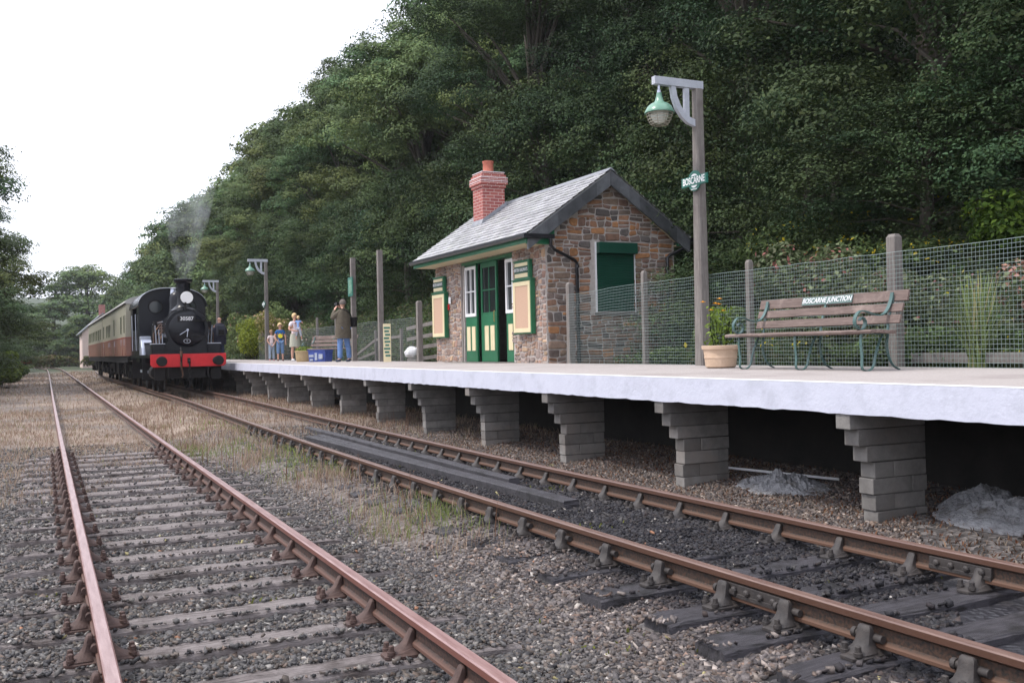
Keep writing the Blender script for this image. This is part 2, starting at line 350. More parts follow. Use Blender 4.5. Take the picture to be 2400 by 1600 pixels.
g = npmesh('ground', V, F, m, np.stack([gm**1.3*(.45+.55*smooth(14, 22, V[:, 1]))*(1-.6*(V[:, 0] > 2)*(V[:, 0] < 3.7)*(V[:, 1] < 20)), om, np.clip(bankm, 0, 1)], -1)); tag(g, kind='structure')

# ------------------------------------------------------------------ ballast stones, clinker, grass
def rotmats(n, tilt=3.14):
    q = rng.normal(size=(n, 4)); q /= np.linalg.norm(q, axis=1)[:, None]
    a, b, c, d = q.T
    return np.stack([1-2*(c*c+d*d), 2*(b*c-a*d), 2*(b*d+a*c), 2*(b*c+a*d), 1-2*(b*b+d*d), 2*(c*d-a*b), 2*(b*d-a*c), 2*(c*d+a*b), 1-2*(b*b+c*c)], -1).reshape(-1, 3, 3)
cube = np.array([(-1,-1,-1),(1,-1,-1),(1,1,-1),(-1,1,-1),(-1,-1,1),(1,-1,1),(1,1,1),(-1,1,1)], float)
cubef = np.array([(0,3,2,1),(4,5,6,7),(0,1,5,4),(1,2,6,5),(2,3,7,6),(3,0,4,7)])
def bury(X, Y):
    """stones lying on a sleeper sit on its top"""
    lift = np.zeros(len(X))
    for s in L_SL: lift = np.where((np.abs(Y-s) < .125) & (np.abs(X-1.02) < 1.3), np.maximum(lift, -.193+.008-hgt(X, Y)), lift)
    for s in R_SL: lift = np.where((np.abs(Y-s) < .125) & (np.abs(X-4.3) < 1.3), np.maximum(lift, RZ-.193+.008-hgt(X, Y)), lift)
    return lift
def stones(name, X, Y, size, cols, m, sink=.3):
    n_ = len(X); base = cube[None]*(1+rng.uniform(-.42, .1, (n_, 8, 3)))
    sc_ = size[:, None]*np.stack([rng.uniform(.6, 1.1, n_), rng.uniform(.5, .95, n_), rng.uniform(.3, .65, n_)], -1)*.5
    P = base*sc_[:, None, :]; Rm = rotmats(n_)
    # mostly lying flat: blend random rotation with yaw only
    yaw = rng.uniform(0, 6.28, n_); tl = rng.normal(0, .35, (n_, 2))
    cy, sy = np.cos(yaw), np.sin(yaw); x, y, z = P[..., 0], P[..., 1], P[..., 2]
    x2 = x*cy[:, None]-y*sy[:, None]; y2 = x*sy[:, None]+y*cy[:, None]; z2 = z+x2*tl[:, :1]+y2*tl[:, 1:]
    P = np.stack([x2, y2, z2], -1)
    P[..., 0] += X[:, None]; P[..., 1] += Y[:, None]; P[..., 2] += (hgt(X, Y)+size*(.22-sink*.3)+bury(X, Y))[:, None]
    Vv = P.reshape(-1, 3); Ff = (np.arange(n_)[:, None, None]*8+cubef[None]).reshape(-1, 4)
    return npmesh(name, Vv, Ff, m, np.repeat(cols, 8, 0))
def clear_of_sleepers(X, Y): return np.ones(len(X), bool)
L_SL = [.1+.69*k for k in range(26)]
R_SL = [2.4-.58, 2.4, 2.98, 3.54, 4.08, 4.58]+[4.58+.62*k for k in range(1, 24)]
def on_sleeper(X, Y):
    """true where a sleeper top is bare; spots where the ballast has crept over it stay false"""
    on = np.zeros(len(X), bool); nz = fbm(X, Y, 2.2, 3, 41)
    barel = (.998-.55*smooth(.25, -.1, X)-.85*smooth(1.85, 2.05, X)+.12*nz)
    barer = (.97-.85*smooth(4.9, 7.0, Y)-.0*X+.30*nz)
    q = rng.random(len(X))
    for s in L_SL: on |= (np.abs(Y-s) < .10+.02*nz) & (np.abs(X-1.02) < 1.28) & (q < barel)
    for s in R_SL: on |= (np.abs(Y-s) < .115+.01*nz) & (np.abs(X-4.3) < 1.27) & (q < barer)
    return on
def stone_field(n_, x0, x1, ymax, smin, smax):
    t = rng.random(n_); Y = 1.3*(ymax/1.3)**(t)        # density falls with distance
    X = rng.uniform(x0, x1, n_)
    keep = (rng.random(n_) > grassm(X, Y)*.93) & (X > -2.2+0*Y)
    # only what the photograph's side of the line can see
    keep &= (X < .95*Y+.9) & (X > -.05*Y-1.3)
    X, Y = X[keep], Y[keep]
    s = rng.uniform(smin, smax, len(X))*(.85+.25*rng.random(len(X)))
    return X, Y, s
X, Y, S_ = stone_field(430000, -1.8, 7.8, 20, .013, .044)
k = ~on_sleeper(X, Y); X, Y, S_ = X[k], Y[k], S_[k]
near_sl = np.zeros(len(X), bool)
for s in L_SL+R_SL: near_sl |= np.abs(Y-s) < .12
S_ = np.where(near_sl, S_*.75, S_)*(1+.35*(1-smooth(2.5, 6, Y)))
pal = np.array([(.145, .14, .145), (.185, .178, .178), (.075, .073, .08), (.19, .16, .14), (.25, .235, .22), (.13, .108, .098), (.26, .20, .17), (.44, .42, .40)])
pw = np.array([.24, .19, .2, .11, .1, .08, .04, .04])
cols = pal[rng.choice(len(pal), len(X), p=pw)]*rng.uniform(.65, 1.2, (len(X), 1))
o_ = oilm(X, Y)[:, None]; cols = cols*.88*(1-.73*o_)+np.array([.0, .0, .006])*o_
warm = smooth(2.2, 3.0, X)*(1-smooth(3.4, 3.6, X)); cols = cols*(1+np.outer(warm, (.22, .1, .06)))
warm = smooth(5.2, 5.8, X); cols = cols*(1+np.outer(warm, (.35, .2, .12)))
lit = rng.random(len(X)) < .006; cols[lit] = np.array([(.5, .46, .42), (.5, .47, .45), (.40, .20, .12), (.36, .32, .16)])[rng.integers(0, 4, lit.sum())]
st = stones('ballast_gravel', X, Y, S_, cols, M['stone']); tag(st, 'loose grey and brown track ballast between the rails', 'gravel', kind='stuff')
print('stones', len(X))

def blades(name, X, Y, Z, H_, Wd, cols, m, bend=.5, parent=None):
    n_ = len(X); a = rng.uniform(0, 6.28, n_); b = rng.uniform(0, 6.28, n_)
    dx, dy = np.cos(a)*Wd, np.sin(a)*Wd; bx, by = np.cos(b)*H_*bend*rng.random(n_), np.sin(b)*H_*bend*rng.random(n_)
    base = np.stack([X, Y, Z], -1); d = np.stack([dx, dy, 0*dx], -1)
    mid = base+np.stack([bx*.35, by*.35, H_*.6], -1); tip = base+np.stack([bx, by, H_], -1)
    Vv = np.stack([base-d, base+d, mid+d*.8, mid-d*.8, tip], 1).reshape(-1, 3)
    i = np.arange(n_)[:, None]*5
    Ff = np.concatenate([i+np.array([[0, 1, 2, 3]]), i+np.array([[3, 2, 4, 4]])])
    # second face as a thin quad: duplicate tip is not allowed, so use tip offset
    Vv = Vv.reshape(n_, 5, 3); extra = Vv[:, 4:5]+d[:, None]*.15; Vv = np.concatenate([Vv, extra], 1).reshape(-1, 3)
    i = np.arange(n_)[:, None]*6; Ff = np.concatenate([i+np.array([[0, 1, 2, 3]]), i+np.array([[3, 2, 5, 4]])])
    return npmesh(name, Vv, Ff, m, np.repeat(cols, 6, 0), parent)
def grass_field(n_, x0, x1, y0, y1, hmul=1., pref=None):
    t = rng.random(n_); Y = y0*(y1/y0)**t; X = rng.uniform(x0, x1, n_)+0*Y
    tuft = smooth(-.2, .5, fbm(X*3, Y*3, 1.5, 3, 11))
    keep = (rng.random(n_) < grassm(X, Y)*(.25+.75*tuft)) & (X < .62*Y+1.5) & (X > -.13*Y-1)
    for fn in (xl, xr):
        cx = np.vectorize(fn)(Y)
        for s_ in (-.75, .75): keep &= np.abs(X-cx-s_) > .09
    X, Y = X[keep], Y[keep]; return X, Y
def straw_cols(X, Y):
    base = np.array([(.42, .32, .245), (.33, .235, .18), (.48, .38, .30), (.25, .17, .13), (.27, .26, .13), (.36, .25, .19)])
    c = base[rng.choice(6, len(X), p=[.28, .22, .18, .12, .08, .12])]*rng.uniform(.7, 1.15, (len(X), 1))
    gr = smooth(-.1, .35, fbm(X, Y, .9, 3, 15))*(X > 1.9)*(X < 3.8)*smooth(26, 14, Y)
    isg = rng.random(len(X)) < gr*.75
    c[isg] = np.array([(.20, .25, .075)])*rng.uniform(.7, 1.3, (isg.sum(), 1)); return c
parts = []
X1, Y1 = grass_field(330000, -9, 8.5, 6.5, 34); X2, Y2 = grass_field(60000, -14, 8.5, 30, 110)
X = np.concatenate([X1, X2]); Y = np.concatenate([Y1, Y2]); Hh = rng.uniform(.02, .105, len(X))*(1+.5*smooth(.2, .6, fbm(X, Y, 2, 2, 12)))
Hh[len(X1):] *= 1.5; Hh *= 1+.45*((X > 2)&(X < 3.7)&(Y < 20)); Hh *= np.where((X > xl(10)-.7) & (X < xl(10)+.7), .75, 1.)
Wd = .0010+.00026*Y*rng.uniform(.5, 1, len(X))
Z_ = hgt(X, Y)+.01
dg = blades('dry_grass', X, Y, Z_, Hh, Wd, straw_cols(X, Y), M['straw'], .9); tag(dg, 'pale dry grass and straw growing over the ballast', 'dry grass', kind='stuff')
# dead weed stalks
n_ = 900; X = rng.uniform(1.9, 6.3, n_); Y = 6+26*rng.random(n_)**.8; k = (grassm(X, Y) > .35); X, Y = X[k], Y[k]
k = np.abs(X-np.vectorize(xr)(Y)+.75) > .12; X, Y = X[k], Y[k]
wd = blades('dead_weeds', X, Y, hgt(X, Y), rng.uniform(.15, .42, len(X)), np.full(len(X), .004), np.tile([[.17, .09, .06]], (len(X), 1))*rng.uniform(.7, 1.4, (len(X), 1)), M['straw'], .3)
tag(wd, 'thin brown dead weed stalks between the tracks', 'weeds', kind='stuff')
# leaf litter and brown dead plants along the platform foot
n_ = 36000; X = rng.uniform(5.5, 8.2, n_); Y = 3.5+30*rng.random(n_)**1.5; k = fbm(X, Y, 1.2, 3, 21)+rng.normal(0, .25, n_) > -.05; X, Y = X[k], Y[k]
cc = np.array([(.17, .07, .04), (.24, .12, .07), (.30, .2, .14), (.10, .06, .04), (.33, .27, .22)])[rng.choice(5, len(X))]*rng.uniform(.6, 1.2, (len(X), 1))
lt = blades('leaf_litter', X, Y, hgt(X, Y)+.0, rng.uniform(.01, .045, len(X)), rng.uniform(.003, .009, len(X)), cc*.85, M['straw'], 1.6)
tag(lt, 'brown dead leaves and weeds along the foot of the platform', 'litter', kind='stuff')
# moss and small green weeds
n_ = 9000; X = rng.uniform(-1.6, 6, n_); Y = 2+13*rng.random(n_)**1.2; k = (fbm(X, Y, 2.3, 4, 25) > .38) & ~on_sleeper(X, Y); X, Y = X[k], Y[k]
ms = blades('moss', X, Y, hgt(X, Y)+.012, rng.uniform(.01, .035, len(X)), rng.uniform(.004, .01, len(X)), np.array([[.15, .16, .04]])*rng.uniform(.5, 1.4, (len(X), 1)), M['straw'], 1.2)
tag(ms, 'olive green moss and small weeds in the ballast', 'moss', kind='stuff')

# ------------------------------------------------------------------ rails
def rail_profile(top):
    # bullhead: x, z with head top at 0
    h = [(-.026, 0), (-.034, -.006), (-.035, -.036), (-.026, -.044), (-.0095, -.054), (-.0095, -.108), (-.024, -.118), (-.033, -.126), (-.033, -.142), (-.026, -.148)]
    return h+[(-x, z) for x, z in reversed(h)]
def make_rail(fn, off, ys, z, m, parent):
    pts = path(fn, off, ys, z); rings = []
    for i, pt in enumerate(pts):
        t = (pts[min(i+1, len(pts)-1)]-pts[max(i-1, 0)]).normalized(); sx = Vector((t.y, -t.x, 0))
        rings.append([pt+sx*x+Vector((0, 0, zz)) for x, zz in rail_profile(0)])
    return MB().loft(rings).build('rail', m, parent)
def rail_mat(base, name):
    m = base; return m
# rail material: bright head top, web painted dark as recess shade, foot as if lit, split by height
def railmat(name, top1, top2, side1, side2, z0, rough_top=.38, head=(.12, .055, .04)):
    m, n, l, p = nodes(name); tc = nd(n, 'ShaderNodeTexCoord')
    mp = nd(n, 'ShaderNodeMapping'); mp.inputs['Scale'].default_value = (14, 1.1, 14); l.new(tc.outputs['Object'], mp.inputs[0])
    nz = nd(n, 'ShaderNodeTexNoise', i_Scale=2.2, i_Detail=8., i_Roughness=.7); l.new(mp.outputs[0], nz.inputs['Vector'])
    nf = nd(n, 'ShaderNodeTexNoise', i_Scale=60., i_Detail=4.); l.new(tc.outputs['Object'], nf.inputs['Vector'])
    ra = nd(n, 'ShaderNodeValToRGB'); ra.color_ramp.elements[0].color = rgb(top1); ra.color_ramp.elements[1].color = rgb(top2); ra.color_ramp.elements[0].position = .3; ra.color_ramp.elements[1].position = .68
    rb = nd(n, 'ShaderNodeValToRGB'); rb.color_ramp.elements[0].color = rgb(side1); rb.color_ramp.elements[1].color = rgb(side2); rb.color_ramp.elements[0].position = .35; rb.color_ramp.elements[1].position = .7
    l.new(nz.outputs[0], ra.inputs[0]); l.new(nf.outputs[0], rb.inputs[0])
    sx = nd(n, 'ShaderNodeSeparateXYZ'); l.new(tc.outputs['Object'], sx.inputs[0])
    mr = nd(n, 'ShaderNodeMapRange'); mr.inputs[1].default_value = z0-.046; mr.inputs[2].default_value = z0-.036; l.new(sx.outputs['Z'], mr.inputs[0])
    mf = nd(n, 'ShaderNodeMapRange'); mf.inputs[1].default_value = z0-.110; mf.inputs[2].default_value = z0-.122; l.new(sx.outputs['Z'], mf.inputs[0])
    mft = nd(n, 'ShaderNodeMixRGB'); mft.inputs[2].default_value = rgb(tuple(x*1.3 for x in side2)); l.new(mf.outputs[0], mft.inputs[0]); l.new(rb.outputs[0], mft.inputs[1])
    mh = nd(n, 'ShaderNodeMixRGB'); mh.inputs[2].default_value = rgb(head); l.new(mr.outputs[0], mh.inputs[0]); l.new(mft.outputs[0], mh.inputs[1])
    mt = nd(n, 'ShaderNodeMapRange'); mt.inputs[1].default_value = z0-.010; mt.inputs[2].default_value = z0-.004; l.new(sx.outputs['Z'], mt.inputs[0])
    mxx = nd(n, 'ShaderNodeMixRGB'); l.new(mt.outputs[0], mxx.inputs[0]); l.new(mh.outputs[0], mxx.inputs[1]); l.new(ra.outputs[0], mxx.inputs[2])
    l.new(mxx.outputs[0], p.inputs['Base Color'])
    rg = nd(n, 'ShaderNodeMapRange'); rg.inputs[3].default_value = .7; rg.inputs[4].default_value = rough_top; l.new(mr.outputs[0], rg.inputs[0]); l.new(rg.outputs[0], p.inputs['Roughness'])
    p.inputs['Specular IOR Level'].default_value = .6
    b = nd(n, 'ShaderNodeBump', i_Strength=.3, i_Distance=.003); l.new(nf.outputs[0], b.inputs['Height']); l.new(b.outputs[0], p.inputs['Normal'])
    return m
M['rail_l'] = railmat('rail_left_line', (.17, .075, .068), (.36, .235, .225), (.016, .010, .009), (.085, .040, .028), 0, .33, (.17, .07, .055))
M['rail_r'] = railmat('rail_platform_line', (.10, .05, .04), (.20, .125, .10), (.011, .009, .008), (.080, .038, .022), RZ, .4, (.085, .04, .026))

def chair_inner(m, parent, x, y, z, side, rz, ryaw=0):
    """one cast chair: base plate, inner jaw (towards gauge side = side), outer jaw, bolts"""
    b = MB()
    # base plate, long across the rail
    b.loft([[Vector((sx_*wx, sy_*wy, zz)) for sx_, sy_ in ((-1,-.55),(-.75,-1),(.75,-1),(1,-.55),(1,.55),(.75,1),(-.75,1),(-1,.55))] for wx, wy, zz in ((.185, .07, 0), (.185, .072, .014), (.165, .06, .024), (.06, .055, .042))])
    for sgn in (-1, 1):
        outer = (sgn != side)
        prof = ((.025, .165, .066, .026), (.028, .14, .060, .036), (.030, .115, .050, .052), (.033, .098, .043, .075), (.036, .088, .040, .10), (.038, .082, .039, .125), (.042, .076, .036, .141), (.050, .068, .028, .149)) if outer else \
               ((.020, .155, .060, .026), (.020, .125, .050, .036), (.018, .095, .038, .052), (.016, .072, .030, .074), (.014, .056, .028, .098), (.012, .044, .027, .120), (.014, .036, .022, .132), (.018, .030, .016, .136))
        rings = []
        for xa, xb, hw, zz in prof:
            xm_, hx_ = (xa+xb)/2, (xb-xa)/2
            rings.append([Vector((sgn*(xm_+hx_*ux), hw*uy, zz)) for ux, uy in ((-1, -.8), (-.6, -1), (.5, -1), (.9, -.62), (1, 0), (.9, .62), (.5, 1), (-.6, 1), (-1, .8))])
        b.loft(rings)
        if outer:
            b.tube([(sgn*.036, -.088, .092), (sgn*.036, .088, .092)], .020, 10)
            b.tube([(sgn*.037, .07, .092), (sgn*.037, .092, .092)], .026, 10)
    for sx_ in (-1, 1):
        for sy_ in ((-.04, .04) if sx_ == side else (-.042, .042)):
            b.lathe([(.022, .022), (.022, .04), (.018, .042), (.018, .048)], (sx_*.152, sy_, 0), n=10)
            b.lathe([(.016, .04), (.015, .068), (.008, .072)], (sx_*.152, sy_, 0), n=6)
    b.xf(Matrix.Translation((x, y, z)) @ Matrix.Rotation(rz, 4, 'Z'))
    return b
def sleeper_bm(L=2.6, W=.25, T=.12, seed=0):
    r_ = random.Random(seed); b = MB(); rings = []; N = 26
    for i in range(N+1):
        t = -L/2+L*i/N; w2 = W/2+r_.uniform(-.006, .006); e = .0
        if i in (0, N): w2 -= .012; e = -.012
        dz = r_.uniform(-.004, .004)
        rings.append([Vector((t, -w2, -T)), Vector((t, w2+.0, -T)), Vector((t, w2, -.012+dz+e)), Vector((t, w2-.014, dz+e)),
                      Vector((t, w2*.3, r_.uniform(-.008, .002)+e)), Vector((t, -w2*.35, r_.uniform(-.006, .002)+e)), Vector((t, -w2+.014, dz+e)), Vector((t, -w2, -.012+dz+e))])
    return b.loft(rings)
def build_track(name, fn, z, sl, railm, chairm, slm, ymin, ymax, label, slchair, L=2.6):
    t = empty(name, (0, 0, 0), 0, label, 'railway track')
    for sg in (-1, 1):
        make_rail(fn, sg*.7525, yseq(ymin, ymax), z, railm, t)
    for i, y in enumerate(sl):
        s = (fn(y+.1)-fn(y-.1))/.2; a = -math.atan(s); jit = random.uniform(-.012, .012)
        b = sleeper_bm(L+random.uniform(-.05, .05), .25+random.uniform(-.01, .015), seed=i)
        b.xf(Matrix.Translation((fn(y), y, z-.148-.045+.0)) @ Matrix.Rotation(a+jit, 4, 'Z'))
        sp_ = b.build('sleeper', slm, t)
        if y < slchair:
            for sg in (-1, 1):
                k = 1/math.sqrt(1+s*s)
                cb = chair_inner(None, None, fn(y)+sg*.7525*k, y-sg*.7525*s*k, z-.148-.043, -sg, a)
                cb.build('rail_chair', M['lichen'] if (fn is xl and sg > 0 and abs(y-3.55) < .1) else chairm, sp_, smooth=True)
    return t
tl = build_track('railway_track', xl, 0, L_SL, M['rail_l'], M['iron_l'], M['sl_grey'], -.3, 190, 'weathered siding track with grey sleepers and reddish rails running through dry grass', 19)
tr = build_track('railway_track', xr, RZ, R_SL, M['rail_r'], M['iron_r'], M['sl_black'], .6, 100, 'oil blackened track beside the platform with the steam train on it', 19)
# fishplates at the rail joints of the platform line (bolted plates both sides)
def fishplate(off, y):
    b = MB()
    for sg in (-1, 1):
        b.box(sg*.012, sg*.034, -.22, .22, -.112, -.05)
        b.box(sg*.012, sg*.040, -.22, .22, -.125, -.10)
        for k in (-.16, -.055, .055, .16): b.lathe([(.021, 0), (.021, .014), (.012, .022)] if sg > 0 else [(.012, -.022), (.021, -.014), (.021, 0)], (sg*.034, k, -.082), 'X', n=8)
    s = (xr(y+.1)-xr(y-.1))/.2
    b.xf(Matrix.Translation((xr(y)+off, y, RZ)) @ Matrix.Rotation(-math.atan(s), 4, 'Z'))
    o = b.build('fishplate', M['iron_r'], tr, bevel=.003)
fishplate(.7525, 4.24); fishplate(-.7525, 4.33)

# long timbers lying in the platform line
def timber(p, q, wd, ht, lab, z=-.10):
    b = MB(); p = Vector(p); q = Vector(q); N = 14; rings = []
    d = (q-p).normalized(); sx = Vector((d.y, -d.x, 0))
    for i in range(N+1):
        c = p.lerp(q, i/N)+Vector((random.uniform(-.004, .004), 0, random.uniform(-.003, .003)))
        rings.append([c+sx*(a*wd/2)+Vector((0, 0, zz*ht)) for a, zz in ((-1, 0), (1, 0), (1, .88), (.86, 1), (-.86, 1), (-1, .88))])
    b.loft(rings); o = b.build('timber', M['sl_black']); tag(o, lab, 'timber', 'black timbers lying between the rails of the platform track')
zt = -.115
timber((4.62, 18.6, zt), (4.68, 9.7, zt), .13, .10, 'black timber nearest the platform, longest of the timbers lying between the rails')
timber((4.40, 16.9, zt), (4.44, 8.9, zt), .11, .085, 'middle black timber lying between the rails of the platform track')
timber((4.14, 16.5, zt), (4.42, 7.95, zt), .17, .11, 'wide black timber lying beside the outer rail, farthest from the platform')

# ------------------------------------------------------------------ platform
plat = empty('station_platform', (0, 0, 0), 0, 'concrete platform with white painted edge standing on grey block piers', 'platform')
PY0, PY1 = -2.0, 64.
pys = yseq(PY0, PY1, 1.0, .5)
def xrp(Y): return xr(max(Y, 2.2))
def ex(Y): return xrp(Y)+1.573
e_ = path(xrp, 1.573, pys, 0)
def sweep_sec(sec, pts): return [[Vector((p_.x+a, p_.y, z_)) for a, z_ in sec] for p_ in pts]
r_ = random.Random(4)
secs = []
for p_ in [q for q in path(xrp, 1.573, yseq(PY0, PY1, 1.0, .11), 0)]:
    lo = .823+r_.uniform(-.006, .006)
    secs.append([Vector((p_.x, p_.y, lo)), Vector((p_.x+.012, p_.y, HP-.006)), Vector((p_.x+.02, p_.y, HP)), Vector((p_.x+.16, p_.y, HP)), Vector((p_.x+.16, p_.y, lo+.005))])
MB().loft(secs).build('edge_beam', M['white'], plat)
MB().loft([[Vector((p_.x+.012, p_.y, HP+.004)), Vector((p_.x+.125, p_.y, HP+.004)), Vector((p_.x+.125, p_.y, HP-.002)), Vector((p_.x+.012, p_.y, HP-.002))] for p_ in e_]).build('edge_line', M['line'], plat)
def backx(Y): return 9.36+.35*float(smooth(24, 27, Y))
MB().loft([[Vector((p_.x+.16, p_.y, HP-.002)), Vector((backx(p_.y), p_.y, HP+.012)), Vector((backx(p_.y), p_.y, .88)), Vector((p_.x+.16, p_.y, .88))] for p_ in e_]).build('deck', M['plat_top'], plat)
# back retaining wall below the deck, void shade painted into its near-black colour
M['void_shade'] = mk('earth_wall_shade', (.012, .011, .010), (.03, .027, .024), rough=.95, scale=3, bump=.5)
MB().box(7.9, 9.25, PY0, PY1, -.3, .78).build('back_wall', M['void_shade'], plat)
MB().loft([[Vector((p_.x+.17, p_.y, .82)), Vector((9.2, p_.y, .82)), Vector((9.2, p_.y, .875)), Vector((p_.x+.17, p_.y, .875))] for p_ in e_]).build('shade_slab', M['void_shade'], plat)  # sheet covering the deck underside, shade painted in as near black
piers = [.9, 3.45, 6.03, 8.62, 11.2, 13.78, 16.46, 19.3, 22.2, 25.2, 28.1, 31.0, 33.8, 36.6, 39.4, 42.2, 45, 48, 51, 54, 57, 60]
for i, y in enumerate(piers):
    b = MB(); x0 = ex(y); T = .078; hcol = lambda: tuple([random.uniform(.75, 1.15)]*3)
    tops = [(.822, .695, 0.0), (.69, .555, .09), (.55, .42, .18)]
    for z1, z0, off in tops: b.box(x0+off+.015, x0+.86, y-T, y+T, z0, z1, hcol())
    z = .415; k = 0
    while z > -.25:
        h_ = .135; jx = random.uniform(-.018, .018); xx = x0+.27+jx; k += 1; xe = x0+.86
        first = True
        while xx < xe-.05:
            ln = (.22 if (k % 2 and first) else .44); x2 = min(xx+ln, xe)
            jy = random.uniform(-.012, .012)
            b.box(xx+.003, x2-.003, y-T+jy, y+T+jy, z-h_+.004, z-.003, hcol()); xx = x2; first = False
        z -= h_
    b.box(x0+.29, x0+.84, y-T+.012, y+T-.012, -.3, .41, (.55, .55, .55))
    bm_ = b.build('pier', M['block'], plat, bevel=.006 if y < 20 else 0)
# attribute aware block material
nn = M['block'].node_tree; pp = nn.nodes['Principled BSDF']; src = pp.inputs['Base Color'].links[0].from_socket
aa = nn.nodes.new('ShaderNodeAttribute'); aa.attribute_name = 'Col'; mmx = nn.nodes.new('ShaderNodeMixRGB'); mmx.blend_type = 'MULTIPLY'; mmx.inputs[0].default_value = 1
nn.links.new(src, mmx.inputs[1]); nn.links.new(aa.outputs['Color'], mmx.inputs[2]); nn.links.new(mmx.outputs[0], pp.inputs['Base Color'])

# heaps under the platform
def heap(cx, cy, rx, ry, h, lab, seed, lump=.35):
    N = 56; b = MB(); vs = []; fs = []
    for i in range(N+1):
        for j in range(N+1):
            u, v = 2*i/N-1, 2*j/N-1; r2 = math.hypot(u, v)
            nz_ = mnoise.fractal(Vector((u*3.2+seed, v*3.2, seed)), .75, 2.3, 7)
            cell = mnoise.cell(Vector((u*13+seed+nz_*.6, v*13+nz_*.6, 1)))*.16
            z = h*max(0, 1-r2**1.4)*(1+lump*nz_)+cell*h*max(0, 1-r2)+.012*nz_
            vs.append((cx+u*rx, cy+v*ry, float(hgt(cx+u*rx, cy+v*ry))-.06+max(z, 0)+(.05 if r2 < .95 else 0)))
    for i in range(N):
        for j in range(N):
            a = i*(N+1)+j; fs.append((a, a+1, a+N+2, a+N+1))
    o = b.add(vs, fs).build('rubble_heap', M['pile'], smooth=False, fix=False); tag(o, lab, 'rubble heap')
heap(6.95, 5.25, .55, .75, .18, 'pale grey ash heap in front of the dark opening right of the nearest pier', 3)
heap(6.75, 7.75, .45, .65, .13, 'low lumpy grey heap between the two nearest piers under the platform', 8, .6)
heap(7.2, 5.75, .42, .42, .20, 'smooth grey mound against the back of the nearest pier', 5, .15)
o = MB().tube([(6.75, 8.9, .05), (7.35, 7.6, .0)], .014, 8).build('plastic_pipe', M['whitep'], smooth=True); tag(o, 'thin white pipe lying on the ground under the platform', 'pipe')
b = MB(); b.loft([[Vector((x_, y_, z_)) for x_, z_ in ((0, 0), (.5, 0), (.42, .26), (.08, .26))] for y_ in (0, 1.0)], cap=False)
b.loft([[Vector((x_, y_, z_)) for x_, z_ in ((.07, 0), (.43, 0), (.37, .2), (.13, .2))] for y_ in (0, 1.0)], cap=False)
o = b.build('concrete_channel', M['block']); o.location = (6.75, 25.4, -.12); tag(o, 'hollow concrete channel block lying between platform piers', 'concrete block')

# ------------------------------------------------------------------ station building
bld = empty('station_building', (0, 0, 0), 0, 'small stone station building with grey slate roof and green trim on the platform', 'building')
BX0, BX1, BY0, BY1 = 9.4, 12.58, 17.8, 23.97
RX, RZT = 10.86, 5.10        # ridge
EZ = 3.70; EXF, EXB = 8.86, 12.84
rubble_cols = [(.26, .155, .11), (.21, .13, .10), (.33, .18, .11), (.18, .14, .125), (.13, .115, .11), (.25, .18, .14), (.38, .19, .09), (.21, .165, .14), (.28, .205, .155), (.24, .15, .12)]
pale_cols = [(.40, .27, .21), (.35, .25, .21), (.44, .31, .24), (.29, .235, .22), (.33, .21, .17), (.38, .30, .26), (.46, .33, .23), (.26, .21, .20)]
def rubble(u0, u1, v0, v1, amax, hmax, inside, seed, cols, warp=.035):
    """irregular stones filling a rectangle: recursive split, then a smooth warp; inside(u,v) drops stones in openings"""
    r_ = random.Random(seed); out = []
    def split(a, b, c, d):
        wd, ht = b-a, d-c; mw = amax*r_.uniform(.45, 1.1); mh = hmax*r_.uniform(.55, 1.15)
        if wd > mw and (wd/mw > ht/mh or ht <= mh):
            t = a+wd*r_.uniform(.32, .68); split(a, t, c, d); split(t, b, c, d)
        elif ht > mh:
            t = c+ht*r_.uniform(.35, .65); split(a, b, c, t); split(a, b, t, d)
        else: out.append((a, b, c, d))
    split(u0, u1, v0, v1)
    def wp(u, v): return (u+warp*mnoise.noise(Vector((u*4.1, v*4.1, seed))), v+warp*.8*mnoise.noise(Vector((u*3.3+9, v*5.0, seed+4))))
    res = []
    for a, b, c, d in out:
        g_ = r_.uniform(.008, .016); a += g_; b -= g_; c += g_; d -= g_
        if b-a < .02 or d-c < .015 or not inside((a+b)/2, (c+d)/2): continue
        k = min(b-a, d-c)*.28; pts = []
        for (u, v, du, dv) in ((a, c, 1, 1), (b, c, -1, 1), (b, d, -1, -1), (a, d, 1, -1)):
            k1, k2 = k*r_.uniform(.2, 1.3), k*r_.uniform(.2, 1.1)
            A, B = (u, v+dv*k2), (u+du*k1, v)
            pts += [A, B] if (du*dv > 0) else [B, A]
        m_ = ((a+b)/2, (c+d)/2); P = [wp(*q) for q in pts]
        if u0+.02 > a: P = [(max(u0, q[0]), q[1]) for q in P]
        col = cols[r_.randrange(len(cols))]; f_ = r_.uniform(.75, 1.2)
        res.append((P, tuple(x*f_ for x in col), r_.uniform(.008, .028)))
    return res
def stone_wall(mapf, stones_, b):
    for P, col, dp in stones_:
        c = (sum(q[0] for q in P)/len(P), sum(q[1] for q in P)/len(P)); n_ = len(P)
        o1 = [mapf(u, v, 0) for u, v in P]; o2 = [mapf(c[0]+(u-c[0])*.96, c[1]+(v-c[1])*.94, dp*.7) for u, v in P]
        o3 = [mapf(c[0]+(u-c[0])*.78, c[1]+(v-c[1])*.72, dp) for u, v in P]
        vs = o1+o2+o3; fs = [(i, (i+1) % n_, n_+(i+1) % n_, n_+i) for i in range(n_)]+[(n_+i, n_+(i+1) % n_, 2*n_+(i+1) % n_, 2*n_+i) for i in range(n_)]+[tuple(range(2*n_, 3*n_))]
        b.add(vs, fs, col)
